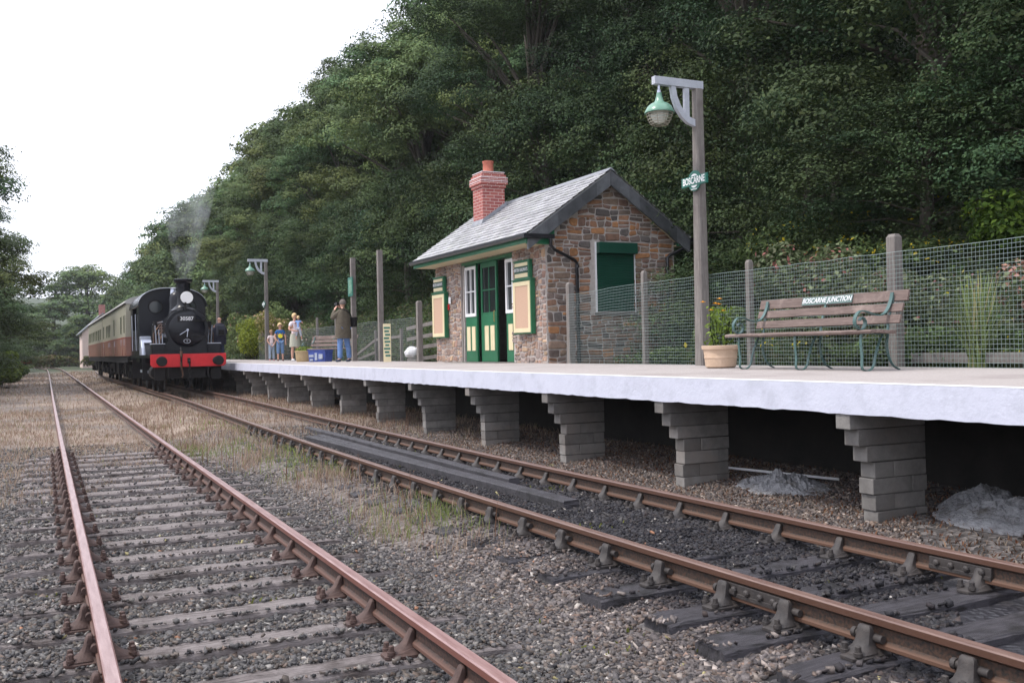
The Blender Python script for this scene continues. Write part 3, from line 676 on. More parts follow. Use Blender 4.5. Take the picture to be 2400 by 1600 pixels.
# --- wall cores (mortar) with openings
WT = .3; DY0, DY1, DZ1 = 19.36, 22.12, 3.45
zb = .98
b = MB()
b.prism([(BX0, zb), (BX1, zb), (BX1, 3.72), (RX+.02, 4.93), (BX0, 3.62)], 'Y', BY0+.0, BY0+WT)      # south gable
wall_g = b.build('gable_wall', M['mortar'], bld)
# window recess in gable: a real recess is cut by a boolean-free frame: shutter stands proud
b = MB(); b.prism([(BX0, zb), (BX1, zb), (BX1, 3.72), (RX+.02, 4.93), (BX0, 3.62)], 'Y', BY1-WT, BY1); b.build('far_gable_wall', M['mortar'], bld)
b = MB(); b.box(BX1-WT, BX1-.002, BY0+WT, BY1-WT, zb, 3.66); b.build('back_wall', M['mortar'], bld)
b = MB()
b.box(BX0, BX0+WT, BY0+WT, DY0, zb, 3.6); b.box(BX0, BX0+WT, DY1, BY1-WT, zb, 3.6); b.box(BX0+.002, BX0+WT, DY0, DY1, DZ1, 3.6)
wall_f = b.build('front_wall', M['mortar'], bld)
MB().box(BX0+WT, BX1-WT, BY0+WT, BY1-WT, zb, 1.09).build('inner_floor', M['dark'], bld)
def gable_in(u, v):
    lim = 3.62+(u-BX0)*(4.93-3.62)/(RX-BX0) if u < RX else 4.93-(u-RX)*(4.93-3.72)/(BX1-RX)
    if v > lim-.02: return False
    return not (10.52 < u < 11.60 and 2.08 < v < 3.64)
b = MB()
stone_wall(lambda u, v, d: (u, BY0-d, v), rubble(BX0+.02, BX1-.01, zb+.02, 4.95, .50, .20, gable_in, 3, rubble_cols, .06), b)
# quoins at the front corner are set in the same face
b.build('gable_stones', M['rubble'], wall_g, fix=True)
def front_in(u, v): return not (DY0-.02 < u < DY1+.14 and v < DZ1+.04)
fst = rubble(BY0-.0, BY1, zb+.02, 3.56, .30, .19, front_in, 5, pale_cols, .07)
for lo_, hi_ in ((0, DY0), (DY0, DY1+.1), (DY1+.1, 99)):
    b = MB(); stone_wall(lambda u, v, d: (BX0-d, u, v), [q for q in fst if lo_ <= sum(t[0] for t in q[0])/len(q[0]) < hi_], b)
    if b.v: b.build('facing_stones', M['rubble'], wall_f, fix=True)

MB().box(BX0-.02, BX0-.002, DY1+.05, DY1+.14, 1.08, 3.5).build('door_post', M['post'], bld)
# --- roof: slate courses as real overlapping strips
m, n, l, p = nodes('roof_slate')
tc = nd(n, 'ShaderNodeTexCoord'); mp = nd(n, 'ShaderNodeMapping'); mp.inputs['Rotation'].default_value = (0, 0, 0); l.new(tc.outputs['UV'], mp.inputs[0])
br = nd(n, 'ShaderNodeTexBrick'); br.offset = .5; br.inputs['Scale'].default_value = 1; br.inputs['Brick Width'].default_value = .26; br.inputs['Row Height'].default_value = .118
br.inputs['Mortar Size'].default_value = .006; br.inputs['Color1'].default_value = (.40, .39, .42, 1); br.inputs['Color2'].default_value = (.54, .52, .55, 1); br.inputs['Mortar'].default_value = (.13, .13, .15, 1); br.inputs['Bias'].default_value = .1
l.new(mp.outputs[0], br.inputs['Vector'])
nz = nd(n, 'ShaderNodeTexNoise', i_Scale=9., i_Detail=8.); l.new(tc.outputs['Object'], nz.inputs['Vector'])
mm_ = nd(n, 'ShaderNodeMixRGB', blend_type='OVERLAY'); mm_.inputs[0].default_value = .55; l.new(br.outputs[0], mm_.inputs[1]); l.new(nz.outputs[0], mm_.inputs[2])
l.new(mm_.outputs[0], p.inputs['Base Color']); p.inputs['Roughness'].default_value = .5; p.inputs['Specular IOR Level'].default_value = .5
bp = nd(n, 'ShaderNodeBump', i_Strength=.5, i_Distance=.006); l.new(nz.outputs[0], bp.inputs['Height']); l.new(bp.outputs[0], p.inputs['Normal']); M['slate'] = m
def slope(xe, ze, xrg, zr, name):
    L = math.hypot(xrg-xe, zr-ze); N = 15; dx, dz = (xrg-xe)/L, (zr-ze)/L; nrm = Vector((-dz, 0, dx)) if dx > 0 else Vector((dz, 0, -dx))
    if nrm.z < 0: nrm = -nrm
    me_v = []; me_f = []; uvs = []; y0, y1 = BY0-.26, BY1+.22; NY = 26
    rr_ = random.Random(2)
    for i in range(N):
        a = L*i/N; c = L*(i+1)/N+.03; 
        for j in range(NY):
            ya = y0+(y1-y0)*(j+(.5 if i % 2 and j > 0 else 0))/NY; yb = y0+(y1-y0)*min(NY, (j+1+(.5 if i % 2 else 0)))/NY
            if yb <= ya: continue
            lift = .026+rr_.uniform(0, .007); k = len(me_v)
            A = Vector((xe+dx*a, 0, ze+dz*a))+nrm*lift; B = Vector((xe+dx*c, 0, ze+dz*c))+nrm*.004
            A0 = Vector((xe+dx*a, 0, ze+dz*a))
            g2 = .002
            me_v += [(A.x, ya+g2, A.z), (A.x, yb-g2, A.z), (B.x, yb-g2, B.z), (B.x, ya+g2, B.z), (A0.x, ya+g2, A0.z-.002), (A0.x, yb-g2, A0.z-.002)]
            me_f += [(k, k+1, k+2, k+3), (k+4, k+5, k+1, k)]
            uvs += [((i*37+j)*.013,)]
    b_ = MB(); b_.add(me_v, me_f)
    # per-slate tint
    b_.c = []
    for q in range(len(me_f)//2):
        t_ = rr_.uniform(.74, 1.2); b_.c += [(t_, t_, t_*1.02)]*2
    core = [(xe+dx*.02, ze+dz*.02-.012), (xrg, zr-.012), (xrg, zr-.10), (xe+dx*.02, ze-.06)]
    b_.prism(core, 'Y', y0+.02, y1-.02, (.5, .5, .5))
    return b_.build(name, M['slate2'], bld, fix=True)
M['slate2'] = mk('roof_slate2', (.36, .36, .375), (.52, .515, .525), rough=.45, scale=7, bump=.4, bscale=30, attr=True, spec=.5, c3=(.42, .43, .40), s3=3)
roof = slope(EXF, EZ, RX, RZT, 'roof'); roofb = slope(EXB, EZ+.03, RX, RZT, 'roof')
MB().prism([(RX-.11, RZT-.045), (RX, RZT+.045), (RX+.11, RZT-.045), (RX, RZT+.0)], 'Y', BY0-.27, BY1+.24).build('ridge_tiles', M['lead'], bld)
# verge: dark slate hung band along the gable
def verge(x0, z0, x1, z1, name):
    b = MB(); L = math.hypot(x1-x0, z1-z0); d = Vector((x1-x0, 0, z1-z0))/L; k = 0; r2 = random.Random(5)
    a = 0
    while a < L:
        ln = r2.uniform(.16, .32); c = min(L, a+ln); P0 = Vector((x0, 0, z0))+d*a; P1 = Vector((x0, 0, z0))+d*c
        t_ = r2.uniform(.6, 1.4); dep = .30+r2.uniform(-.008, .008); pr_ = .022+r2.uniform(0, .006)
        y0 = BY0-.235-pr_; y1 = BY0-.20
        vs = [(P0.x, y, P0.z-zz) for y in (y0, y1) for zz in (.01, dep)]+[(P1.x, y, P1.z-zz) for y in (y0, y1) for zz in (.01, dep)]
        b.add(vs, [(0, 1, 5, 4), (2, 6, 7, 3), (0, 4, 6, 2), (1, 3, 7, 5), (0, 2, 3, 1), (4, 5, 7, 6)], (t_, t_, t_)); a = c
    return b.build(name, M['slate3'], bld)
M['slate3'] = mk('verge_slate_tint', (.055, .058, .064), (.12, .125, .135), rough=.5, scale=5, bump=.3, attr=True)
verge(EXF+.02, EZ-.02, RX, RZT-.03, 'verge'); verge(RX+.0, RZT-.03, EXB, EZ+.0, 'verge')
b = MB()   # timber under the verge overhang, closes gap between wall and verge
b.prism([(EXF+.3, EZ-.03), (RX, RZT-.13), (RX, RZT-.20), (EXF+.3, EZ-.10)], 'Y', BY0-.2, BY0+.02); b.prism([(RX, RZT-.13), (EXB-.25, EZ+.02), (EXB-.25, EZ-.05), (RX, RZT-.20)], 'Y', BY0-.2, BY0+.02)
b.build('verge_soffit', M['soffit'], bld)
# eaves: green fascia, cream soffit, black gutter
b = MB(); b.box(EXF-.0, EXF+.03, BY0-.22, BY1+.2, 3.52, 3.65); b.build('fascia', M['green'], bld)
b = MB(); b.box(EXB-.03, EXB, BY0-.22, BY1+.2, 3.55, 3.68); b.build('fascia', M['green'], bld)
b = MB(); b.box(EXF+.03, BX0+.03, BY0-.12, BY1+.18, 3.522, 3.55); b.box(BX1-.03, EXB-.03, BY0-.12, BY1+.18, 3.552, 3.575); b.build('soffit', M['soffit'], bld)
b = MB(); b.box(EXF+.03, BX0+.02, BY0-.19, BY0-.125, 3.50, 3.66); b.prism([(EXF+.3, 3.662), (BX0+.12, 3.662), (BX0+.12, 3.80)], 'Y', BY0-.19, BY0-.15)
b.box(BX1-.02, EXB-.03, BY0-.19, BY0-.125, 3.55, 3.70); b.build('eave_box', M['green'], bld)
def gutter(x, z, y0, y1, name, ext=None):
    b = MB(); prof = [(-.055, .05), (-.055, .0), (-.03, -.035), (.03, -.035), (.055, 0), (.055, .05), (.045, .05), (.045, .005), (.025, -.022), (-.025, -.022), (-.045, .005), (-.045, .05)]
    b.prism([(x+a, z+c) for a, c in prof], 'Y', y0, y1)
    if ext: b.box(x-.055, ext, y0-.09, y0, z-.03, z+.055)
    b.box(x-.05, x+.05, y0-.006, y0, z-.03, z+.05)
    return b.build(name, M['blackp'], bld)
gutter(EXF-.055, 3.635, BY0-.24, BY1+.24, 'gutter', BX0+.05); gutter(EXB+.055, 3.67, BY0-.24, BY1+.24, 'gutter')
def pipe(pts, name):
    b = MB().tube(pts, .036, 10)
    for i in (-1, ):
        x_, y_, z_ = pts[-1]
        for zz in (z_+.06, z_+1.25, z_+2.0): b.lathe([(.045, -.03), (.045, .03)], (x_, y_, zz), n=10)
    return b.build(name, M['blackp'], bld, smooth=True)
pipe([(BX0-.02, BY0-.28, 3.6), (BX0-.02, BY0-.28, 3.47), (BX0+.04, BY0-.26, 3.40), (10.02, BY0-.1, 3.20), (10.09, BY0-.08, 3.14), (10.10, BY0-.08, 1.07)], 'drainpipe')
pipe([(EXB+.02, BY0-.2, 3.64), (EXB+.0, BY0-.2, 3.56), (12.42, BY0-.1, 3.36), (12.35, BY0-.08, 3.30), (12.34, BY0-.08, 1.07)], 'drainpipe')
# roller shutter
sh = empty('roller_shutter', (0, 0, 0), parent=bld)
b = MB(); N = 30; z0, z1 = 2.14, 3.36
prof = []
for i in range(N):
    za = z0+(z1-z0)*i/N; zc = z0+(z1-z0)*(i+1)/N; prof += [(BY0-.005, za), (BY0-.018, za+.012), (BY0-.018, zc-.012)]
prof += [(BY0-.004, z1), (BY0+.01, z1), (BY0+.01, z0)]
b.prism(prof, 'X', 10.61, 11.53).build('slats', M['green_dk'], sh)
MB().box(10.60, 11.56, BY0-.14, BY0-.0, 3.36, 3.59).build('shutter_box', M['green_dk'], sh, bevel=.008)
b = MB().box(10.572, 10.60, BY0-.03, BY0+.01, 2.12, 3.60); b.box(11.545, 11.558, BY0-.03, BY0+.01, 2.12, 3.355); b.build('shutter_frame', M['whitep'], sh)
MB().box(10.55, 11.58, BY0-.06, BY0+.01, 2.06, 2.118).build('window_sill', M['concrete'], bld)
# chimney
chx, chy, chs = 10.3, 22.5, .30
m, n, l, p = nodes('red_brick'); tc = nd(n, 'ShaderNodeTexCoord'); mp = nd(n, 'ShaderNodeMapping'); mp.inputs['Rotation'].default_value = (R(90), 0, 0)
sx_ = nd(n, 'ShaderNodeSeparateXYZ'); l.new(tc.outputs['Object'], sx_.inputs[0]); ad = nd(n, 'ShaderNodeMath', operation='ADD'); l.new(sx_.outputs[0], ad.inputs[0]); l.new(sx_.outputs[1], ad.inputs[1])
cx_ = nd(n, 'ShaderNodeCombineXYZ'); l.new(ad.outputs[0], cx_.inputs[0]); l.new(sx_.outputs[2], cx_.inputs[1])
br = nd(n, 'ShaderNodeTexBrick'); br.inputs['Scale'].default_value = 1; br.inputs['Brick Width'].default_value = .225; br.inputs['Row Height'].default_value = .078; br.inputs['Mortar Size'].default_value = .006
br.inputs['Color1'].default_value = (.30, .075, .07, 1); br.inputs['Color2'].default_value = (.40, .12, .10, 1); br.inputs['Mortar'].default_value = (.62, .48, .44, 1)
l.new(cx_.outputs[0], br.inputs['Vector']); l.new(br.outputs[0], p.inputs['Base Color']); p.inputs['Roughness'].default_value = .8
bp = nd(n, 'ShaderNodeBump', i_Strength=.5, i_Distance=.006); bp.invert = True; l.new(br.outputs['Fac'], bp.inputs['Height']); l.new(bp.outputs[0], p.inputs['Normal']); M['brick'] = m
chm = empty('chimney', (0, 0, 0), parent=bld)
b = MB()
def sq(h, z0, z1): b.box(chx-h, chx+h, chy-h, chy+h, z0, z1)
sq(chs, 4.3, 5.42); sq(chs+.03, 5.42, 5.50); sq(chs+.065, 5.50, 5.66); sq(chs+.035, 5.66, 5.74); sq(chs, 5.74, 5.80)
b.build('stack', M['brick'], chm)
b = MB()
for z_ in (5.578, 5.66): b.box(chx-chs-.069, chx+chs+.069, chy-chs-.069, chy+chs+.069, z_-.006, z_+.006)
b.box(chx-chs-.01, chx+chs+.01, chy-chs-.01, chy+chs+.01, 5.80, 5.815); b.build('mortar_band', M['line'], chm)
MB().lathe([(.145, 5.8), (.15, 5.84), (.135, 5.86), (.13, 6.06), (.145, 6.08), (.145, 6.12), (.12, 6.12), (.11, 5.9)], (chx, chy, 0), n=24).build('chimney_pot', M['brickpot'], chm, smooth=True)
b = MB(); zz = lambda x: EZ+(x-EXF)*(RZT-EZ)/(RX-EXF)
b.prism([(chx-chs-.06, zz(chx-chs-.06)+.022), (chx+chs+.06, zz(chx+chs+.06)+.022), (chx+chs+.06, zz(chx+chs+.06)+.13), (chx-chs-.0, zz(chx-chs)+.13), (chx-chs-.06, zz(chx-chs-.06)+.05)], 'Y', chy-chs-.016, chy+chs+.016)
b.build('flashing', M['lead'], chm)
# doors
def leaf(name, y0, y1, x, window, panels, side_white=True):
    """sliding door leaf in the plane x (front face at x), spanning y0..y1"""
    d = empty(name, (0, 0, 0), parent=bld); z0, z1 = 1.10, 3.43; t = .05; st_ = .06
    b = MB(); wz0, wz1 = 2.18, 3.34
    if window:
        b.box(x, x+t, y0, y1, z0, wz0); b.box(x, x+t, y0, y0+st_, wz0, z1); b.box(x, x+t, y1-st_, y1, wz0, z1); b.box(x, x+t, y0+st_, y1-st_, wz1, z1)
    b.build('door_panel', M['green'], d, bevel=.004)
    fm = M['whitep'] if side_white else M['green']
    b = MB(); yy0, yy1 = (y0+.01, y1-.01) if side_white else (y0+st_, y1-st_); pr = .022 if side_white else -.008
    fx0, fx1 = x-pr, x+t*.5; s2 = .06 if side_white else .012; ym = (yy0+yy1)/2; zm = (wz0+wz1)/2+.02
    b.box(fx0, fx1, yy0, yy0+s2, wz0, wz1+.04); b.box(fx0, fx1, yy1-s2, yy1, wz0, wz1+.04); b.box(fx0, fx1, yy0+s2, yy1-s2, wz1-.03, wz1+.04); b.box(fx0, fx1, yy0+s2, yy1-s2, wz0, wz0+.075)
    if yy1-yy0 > .4: b.box(fx0+.004, fx1, ym-.015, ym+.015, wz0+.075, wz1-.03)
    b.box(fx0+.006, fx1, yy0+s2, yy1-s2, zm-.015, zm+.015); wf = b.build('window_frame', fm, d)
    MB().box(x+.028, x+.032, y0+.05, y1-.05, wz0+.01, wz1).build('pane', M['glass'], d)
    for a, c in panels: MB().box(x-.016, x+.002, a, c, 1.36, 1.94).build('cream_panel', M['cream'], d, bevel=.003)
    return d
leaf('sliding_door', 21.42, 22.08, BX0+.03, True, [(21.50, 21.70), (21.80, 22.0)])
d2 = leaf('sliding_door', 20.44, 21.32, BX0+.10, True, [(20.56, 20.78), (20.88, 21.10)], False)
MB().tube([(BX0+.07, 20.50, 2.02), (BX0+.055, 20.50, 2.05), (BX0+.055, 20.50, 2.25), (BX0+.07, 20.50, 2.28)], .011, 6).build('door_handle', M['brass'], d2)
leaf('sliding_door', 19.37, 19.78, BX0+.03, True, [(19.44, 19.66)])
b = MB(); b.box(BX0-.02, BX0+.14, DY0, DY1+.05, 3.432, 3.50); b.build('door_lintel', M['green'], bld)
MB().box(BX0-.5, BX0+.2, DY0-.1, DY1+.1, 1.04, 1.092).build('door_step', M['concrete'], bld)
# poster cases
def text(s, size, loc, rot, m, parent, ext=.0015, name='lettering', sx=1., sp=1., shear=0):
    c = bpy.data.curves.new(name, 'FONT'); c.body = s; c.size = size; c.extrude = ext; c.align_x = 'CENTER'; c.align_y = 'CENTER'; c.space_character = sp; c.shear = shear; c.offset = .0
    c.offset = size*(.018 if len(s) < 12 else .004); c.resolution_u = 3; tmp = bpy.data.objects.new('t', c); C.objects.link(tmp); bpy.context.view_layer.update()
    me = bpy.data.meshes.new_from_object(tmp.evaluated_get(bpy.context.evaluated_depsgraph_get())); bpy.data.objects.remove(tmp); bpy.data.curves.remove(c)
    o = bpy.data.objects.new(name, me); C.objects.link(o); me.materials.clear(); me.materials.append(m); o.location = loc; o.rotation_euler = rot; o.scale = (sx, 1, 1); o.parent = parent
    return o
FACEW = (R(90), 0, R(-90))       # reads correctly for a viewer on the track side (looking to +X)
def poster(y0, y1, z0, lab):
    zc = z0+1.14; e = empty('poster_case', (0, 0, 0), 0, lab, 'poster case', 'green poster cases beside the station door')
    x = BX0-.03; t = .10
    b = MB(); b.box(x-t, x, y0, y1, z0, zc); b.box(x-t-.02, x, y0-.03, y1+.03, zc, zc+.025); b.box(x-t+.015, x, y0+.1, y1-.06, zc+.025, zc+.40); b.box(x-t, x, y0+.08, y1-.04, zc+.40, zc+.425)
    b.build('case', M['green'], e, bevel=.004)
    b = MB(); xf_ = x-t-.016; i0, i1 = y0+.03, y1-.03; w_ = .09
    b.box(xf_, x-t, i0, i0+w_, z0+.03, zc-.03); b.box(xf_, x-t, i1-w_, i1, z0+.03, zc-.03); b.box(xf_, x-t, i0+w_, i1-w_, z0+.03, z0+.03+w_); b.box(xf_, x-t, i0+w_, i1-w_, zc-.03-w_, zc-.03)
    b.build('cream_frame', M['cream'], e, bevel=.003)
    MB().box(x-t-.004, x-t+.002, i0+w_, i1-w_, z0+.03+w_, zc-.03-w_).build('pin_board', M['peach'], e)
    b = MB(); b.box(x-t+.006, x-t+.015, y0+.16, y1-.10, zc+.06, zc+.145); b.box(x-t+.006, x-t+.015, y0+.16, y1-.10, zc+.30, zc+.37); b.build('cream_bar', M['cream'], e)
    MB().box(x-t+.004, x-t+.014, y0+.15, y1-.09, zc+.15, zc+.295).build('name_panel', M['green_dk'], e)
    text('BRITISH RAILWAYS', .102, (x-t+.001, (y0+y1)/2+.03, zc+.222), FACEW, M['whitep'], e, sx=.74)
    return e
poster(18.24, 19.10, 1.70, 'empty green poster case with cream frame between the door and the gable corner')
poster(23.06, 23.92, 1.70, 'empty green poster case with cream frame on the far side of the station door')
b = MB(); b.box(BX0-.06, BX0-.03, 22.86, 22.98, 2.55, 2.72); o = b.build('wall_switch', M['whitep'], bevel=.01); tag(o, 'small white switch box on the stone wall beside the far poster case', 'switch box')
MB().box(BX0-.058, BX0-.03, 22.98, 23.03, 2.4, 2.54).build('red_button', M['red'], o)

# ------------------------------------------------------------------ lamp posts
def lamp_post(x, y, h, label, group='station lamp posts with green shades', totem=None):
    t = empty('lamp_post', (x, y, HP+.01), 0, label, 'lamp post', group)
    b = MB(); rings = []
    for k in range(9):
        z_ = h*k/8; a = .098-.032*k/8; c = a*.72
        rings.append([Vector((sx*aa, sy*bb, z_-.1*(k == 0))) for sx, sy, aa, bb in ((-1, -1, c, a), (1, -1, c, a), (1, -1, a, c), (1, 1, a, c), (1, 1, c, a), (-1, 1, c, a), (-1, 1, a, c), (-1, -1, a, c))])
    b.loft(rings).build('pole', M['post'], t)
    b = MB(); zt_ = h+.02
    b.box(-.80, .085, -.045, .045, zt_-.02, zt_+.10)          # arm
    arc = [(-.07+.0, zt_-.60), (-.20, zt_-.56), (-.32, zt_-.47), (-.41, zt_-.35), (-.47, zt_-.2), (-.50, zt_-.02)]
    inner = [(-.42, zt_-.02), (-.39, zt_-.17), (-.33, zt_-.30), (-.25, zt_-.40), (-.17, zt_-.46), (-.07, zt_-.49)]
    for i in range(5):
        b.prism([arc[i], arc[i+1], inner[4-i], inner[5-i]], 'Y', -.035, .035)
    b.box(-.25, -.17, -.03, .03, zt_-.46, zt_-.018)
    b.build('bracket', M['silver'], t, bevel=.004)
    lx = -.70; zl = zt_-.02
    b = MB().tube([(lx, 0, zl+.0), (lx, 0, zl-.10)], .018, 8); b.lathe([(.03, -.15), (.03, -.08), (.02, -.07)], (lx, 0, zl), n=12); b.build('hanger', M['steel'], t)
    lam = empty('lantern', (0, 0, 0), parent=t)
    b = MB().lathe([(.038, -.12), (.042, -.16), (.07, -.25), (.085, -.265), (.13, -.285), (.18, -.325), (.212, -.385), (.225, -.41), (.222, -.425), (.20, -.42), (.17, -.36), (.06, -.31)], (lx, 0, zl), n=28); b.build('lamp_shade', M['lampgreen'], lam, smooth=True)
    b = MB().lathe([(.14, -.41), (.135, -.47), (.10, -.54), (.05, -.57), (.01, -.58)], (lx, 0, zl), n=20); b.build('bulb_glass', M['bulb'], lam, smooth=True)
    b = MB()
    for r_a, zz_ in ((.195, -.435), (.185, -.475), (.17, -.52), (.15, -.56), (.125, -.59)):
        b.tube([(lx+r_a*math.cos(a), r_a*math.sin(a), zl+zz_) for a in [2*math.pi*q/20 for q in range(21)]], .0075, 6)
    for q in range(8):
        a = 2*math.pi*q/8; b.tube([(lx+r_*math.cos(a), r_*math.sin(a), zl+z_) for r_, z_ in ((.20, -.42), (.18, -.49), (.145, -.57), (.12, -.595))], .006, 5)
    b.build('cage', M['cage'], lam)
    return t
def totem(x, y, z, s, lab, name_=True):
    e = empty('station_sign', (x, y, z), 0, lab, 'sign')
    b = MB(); w_, h_ = .315*s, .075*s
    b.box(-.02, 0, -w_, w_, -h_, h_); b.lathe([(.155*s, -.024), (.155*s, -.003)], (0, 0, 0), 'X', n=28)
    b.build('board', M['signgreen'], e)
    b = MB(); b.lathe([(.105*s, -.028), (.105*s, -.024)], (0, 0, 0), 'X', n=24); b.build('disc', M['paper'], e)
    b = MB(); b.box(-.034, -.020, -w_+.006, w_-.006, -h_+.006, h_-.006); b.build('name_bar', M['signgreen'], e)
    text('BOSCARNE', .145*s, (-.036, 0, 0), FACEW, M['paper'], e, sx=.74, ext=.002)
    if name_: text('SOUTHERN', .026*s, (-.030, 0, -.13*s), FACEW, M['paper'], e, sx=1.1)
    return e
M['signgreen'] = mk('sign_green', (.02, .13, .10), (.035, .17, .13), rough=.4, bump=0)
lamp_post(9.12, 12.2, 4.21, 'nearest and tallest looking lamp post, wooden pole with green caged lantern beside the stone building')
totem(9.02, 12.16, 3.885, 1.0, 'green station totem sign with white disc fixed to the nearest lamp post')
lamp_post(9.3, 44.6, 4.42, 'middle lamp post above the flowering hedge, behind the children')
totem(9.2, 44.6, 3.6, 1., 'small green totem sign on the middle lamp post above the hedge')
lamp_post(9.3, 57.9, 4.42, 'farthest lamp post, just right of the engine chimney')
# bare square posts
def sq_post(x, y, h, w_, lab, cut=False, group=None):
    b = MB(); z0 = .95
    b.loft([[Vector((x+a*w_/2, y+c*w_/2, z_+(a*.02 if (cut and z_ > 2) else 0))) for a, c in ((-1, -1), (1, -1), (1, 1), (-1, 1))] for z_ in (z0, h)])
    o = b.build('wooden_post', M['post'], bevel=.006); return tag(o, lab, 'post', group)
o = sq_post(9.3, 28.3, 4.43, .15, 'tall bare square wooden post, the one nearer the stone building')
o = sq_post(9.3, 31.1, 4.45, .15, 'tall bare wooden post with a narrow green board, beside the photographer')
b = MB().box(9.2, 9.222, 30.84, 31.36, 3.2, 3.82); o = b.build('green_board', M['signgreen']); tag(o, 'green board fixed high on the tall post beside the photographer', 'sign')
MB().box(9.194, 9.2, 30.92, 31.28, 3.28, 3.74).build('panel', M['lampgreen'], o)

# ------------------------------------------------------------------ fences
def fence(lab, posts, y0, y1, x, ztop, m, px, step=.05, sag=.02, seed=1, vstep=.05, rad=.0023, postw=.10, xfn=None):
    f = empty('wire_fence', (0, 0, 0), 0, lab, 'wire fence', 'wire mesh fences along the back of the platform')
    xfn = xfn or (lambda y: x); N = int((y1-y0)/.12); Ys = [y0+(y1-y0)*i/N for i in range(N+1)]
    def wob(y, k):
        k2 = k
        return xfn(y)+.018*mnoise.noise(Vector((y*1.7, k2*3, seed)))*k2, .016*mnoise.noise(Vector((y*1.9, k2*1.2, seed+7)))*k2+ztopf(y, k2)
    def ztopf(y, k): return 1.09+(ztop(y)-1.09)*k
    b = MB(); rows = int((ztop(y0)-1.09)/step)
    for r_i in range(rows+1):
        k = r_i/rows; rd = rad*(1.5 if r_i == rows else 1)
        b.tube([(wob(y, k)[0], y, wob(y, k)[1]) for y in Ys], rd, 3, cap=False)
    nv = int((y1-y0)/vstep)
    for i in range(nv+1):
        y = y0+i*vstep; b.tube([(wob(y, k)[0]-.003, y, wob(y, k)[1]) for k in (0, .25, .5, .75, 1)], rad*.85, 3, cap=False)
    b.build('mesh_panel', m, f)
    for (py, top, w_) in posts:
        b = MB(); q = w_/2
        b.loft([[Vector((xfn(py)+.09+a*q, py+c*q, z_)) for a, c in ((-1, -1), (1, -1), (1, 1), (-1, 1))] for z_ in (.9, top-.04)]+[[Vector((xfn(py)+.09+a*q*.55, py+c*q*.75, top)) for a, c in ((-1, -1), (1, -1), (1, 1), (-1, 1))]])
        b.build('post', px, f, bevel=.005)
    return f
fence('green wire mesh fence behind the near bench, running past the lamp post to the building', [(8.66, 2.69, .13), (11.35, 2.62, .085), (14.1, 2.68, .085), (16.7, 2.66, .12)], 3.6, 16.62, 9.25, lambda y: 2.46-.05*smooth(14.2, 16.7, y), M['wire'], M['post'], seed=2)
fence('grey wire mesh fence behind the photographer, running on toward the hedge', [(25.5, 2.76, .14), (33.9, 2.7, .08), (36.5, 2.7, .08), (39.5, 2.7, .08)], 25.6, 47, 9.4, lambda y: 2.30, M['wire_g'], M['post'], step=.06, vstep=.12, seed=5, rad=.003)
# post and rail fence of the path behind the platform
pf = empty('rail_fence', (0, 0, 0), 0, 'sloping grey post and rail fence behind the platform left of the stone building', 'fence')
for y_ in (24.6, 26.6, 28.6): MB().box(10.55, 10.65, y_-.05, y_+.05, 1.0, 2.35+.02*(y_ > 28)).build('post', M['post'], pf)
for dz in (0, -.34, -.66, -1.0): MB().beam((10.52, 29.4, 2.08+dz), (10.52, 24.2, 2.34+dz), .03, .11).build('rail', M['post'], pf)
pf2 = empty('stair_rail', (0, 0, 0), 0, 'slanting grey wooden handrails of the steps behind the tall posts', 'handrail')
for dz in (0, -.42): MB().beam((10.4, 35.2, 1.1+dz*.2), (10.4, 32.2, 1.78+dz), .05, .09).build('rail', M['post'], pf2)
MB().beam((10.4, 32.2, 1.78), (10.4, 29.6, 1.85), .05, .09).build('rail', M['post'], pf2)
for y_ in (32.2, 29.6): MB().box(10.36, 10.44, y_-.04, y_+.04, 1.0, 2.1).build('post', M['post'], pf2)
# low board at the foot of the near fence
lb = empty('low_rail', (0, 0, 0), 0, 'low weathered wooden rail on short posts behind the spiky plant', 'low rail')
MB().box(9.62, 9.65, 4.5, 8.7, 1.13, 1.25).build('rail', M['post'], lb, bevel=.004)
for y_ in (5.2, 7.78): MB().box(9.655, 9.74, y_-.04, y_+.04, .95, 1.36).build('post', M['post'], lb, bevel=.004)
# vertical notice board
e = empty('notice_board', (9.05, 27.0, HP+.005), R(66), 'narrow upright cream notice board on the platform left of the building', 'notice board')
MB().box(-.02, .02, -.11, .11, .0, 1.10).build('board', M['cream'], e)
b = MB()
for i in range(9): b.box(-.028, -.018, -.09+.03*(i % 2), .05+.02*(i % 3), .16+i*.1, .21+i*.1)
b.build('notices', M['signgreen'], e)
def blob(c, r, seed, squash=1, amp=.18, n=14):
    b = MB(); rings = []
    for i in range(1, n):
        th = math.pi*i/n; ring = []
        for j in range(2*n):
            ph = math.pi*j/n; d = Vector((math.sin(th)*math.cos(ph), math.sin(th)*math.sin(ph), math.cos(th)))
            k = 1+amp*mnoise.fractal(d*1.6+Vector((seed, 0, 0)), .8, 2, 4); ring.append(Vector(c)+Vector((d.x*r*k, d.y*r*k, d.z*r*k*squash)))
        rings.append(ring)
    return b.loft(rings)
o = blob((10.0, 27.5, 1.32), .24, 4, .75).build('plastic_bag', M['whitep'], smooth=True); tag(o, 'full white plastic bag behind the mesh fence left of the building', 'bag')

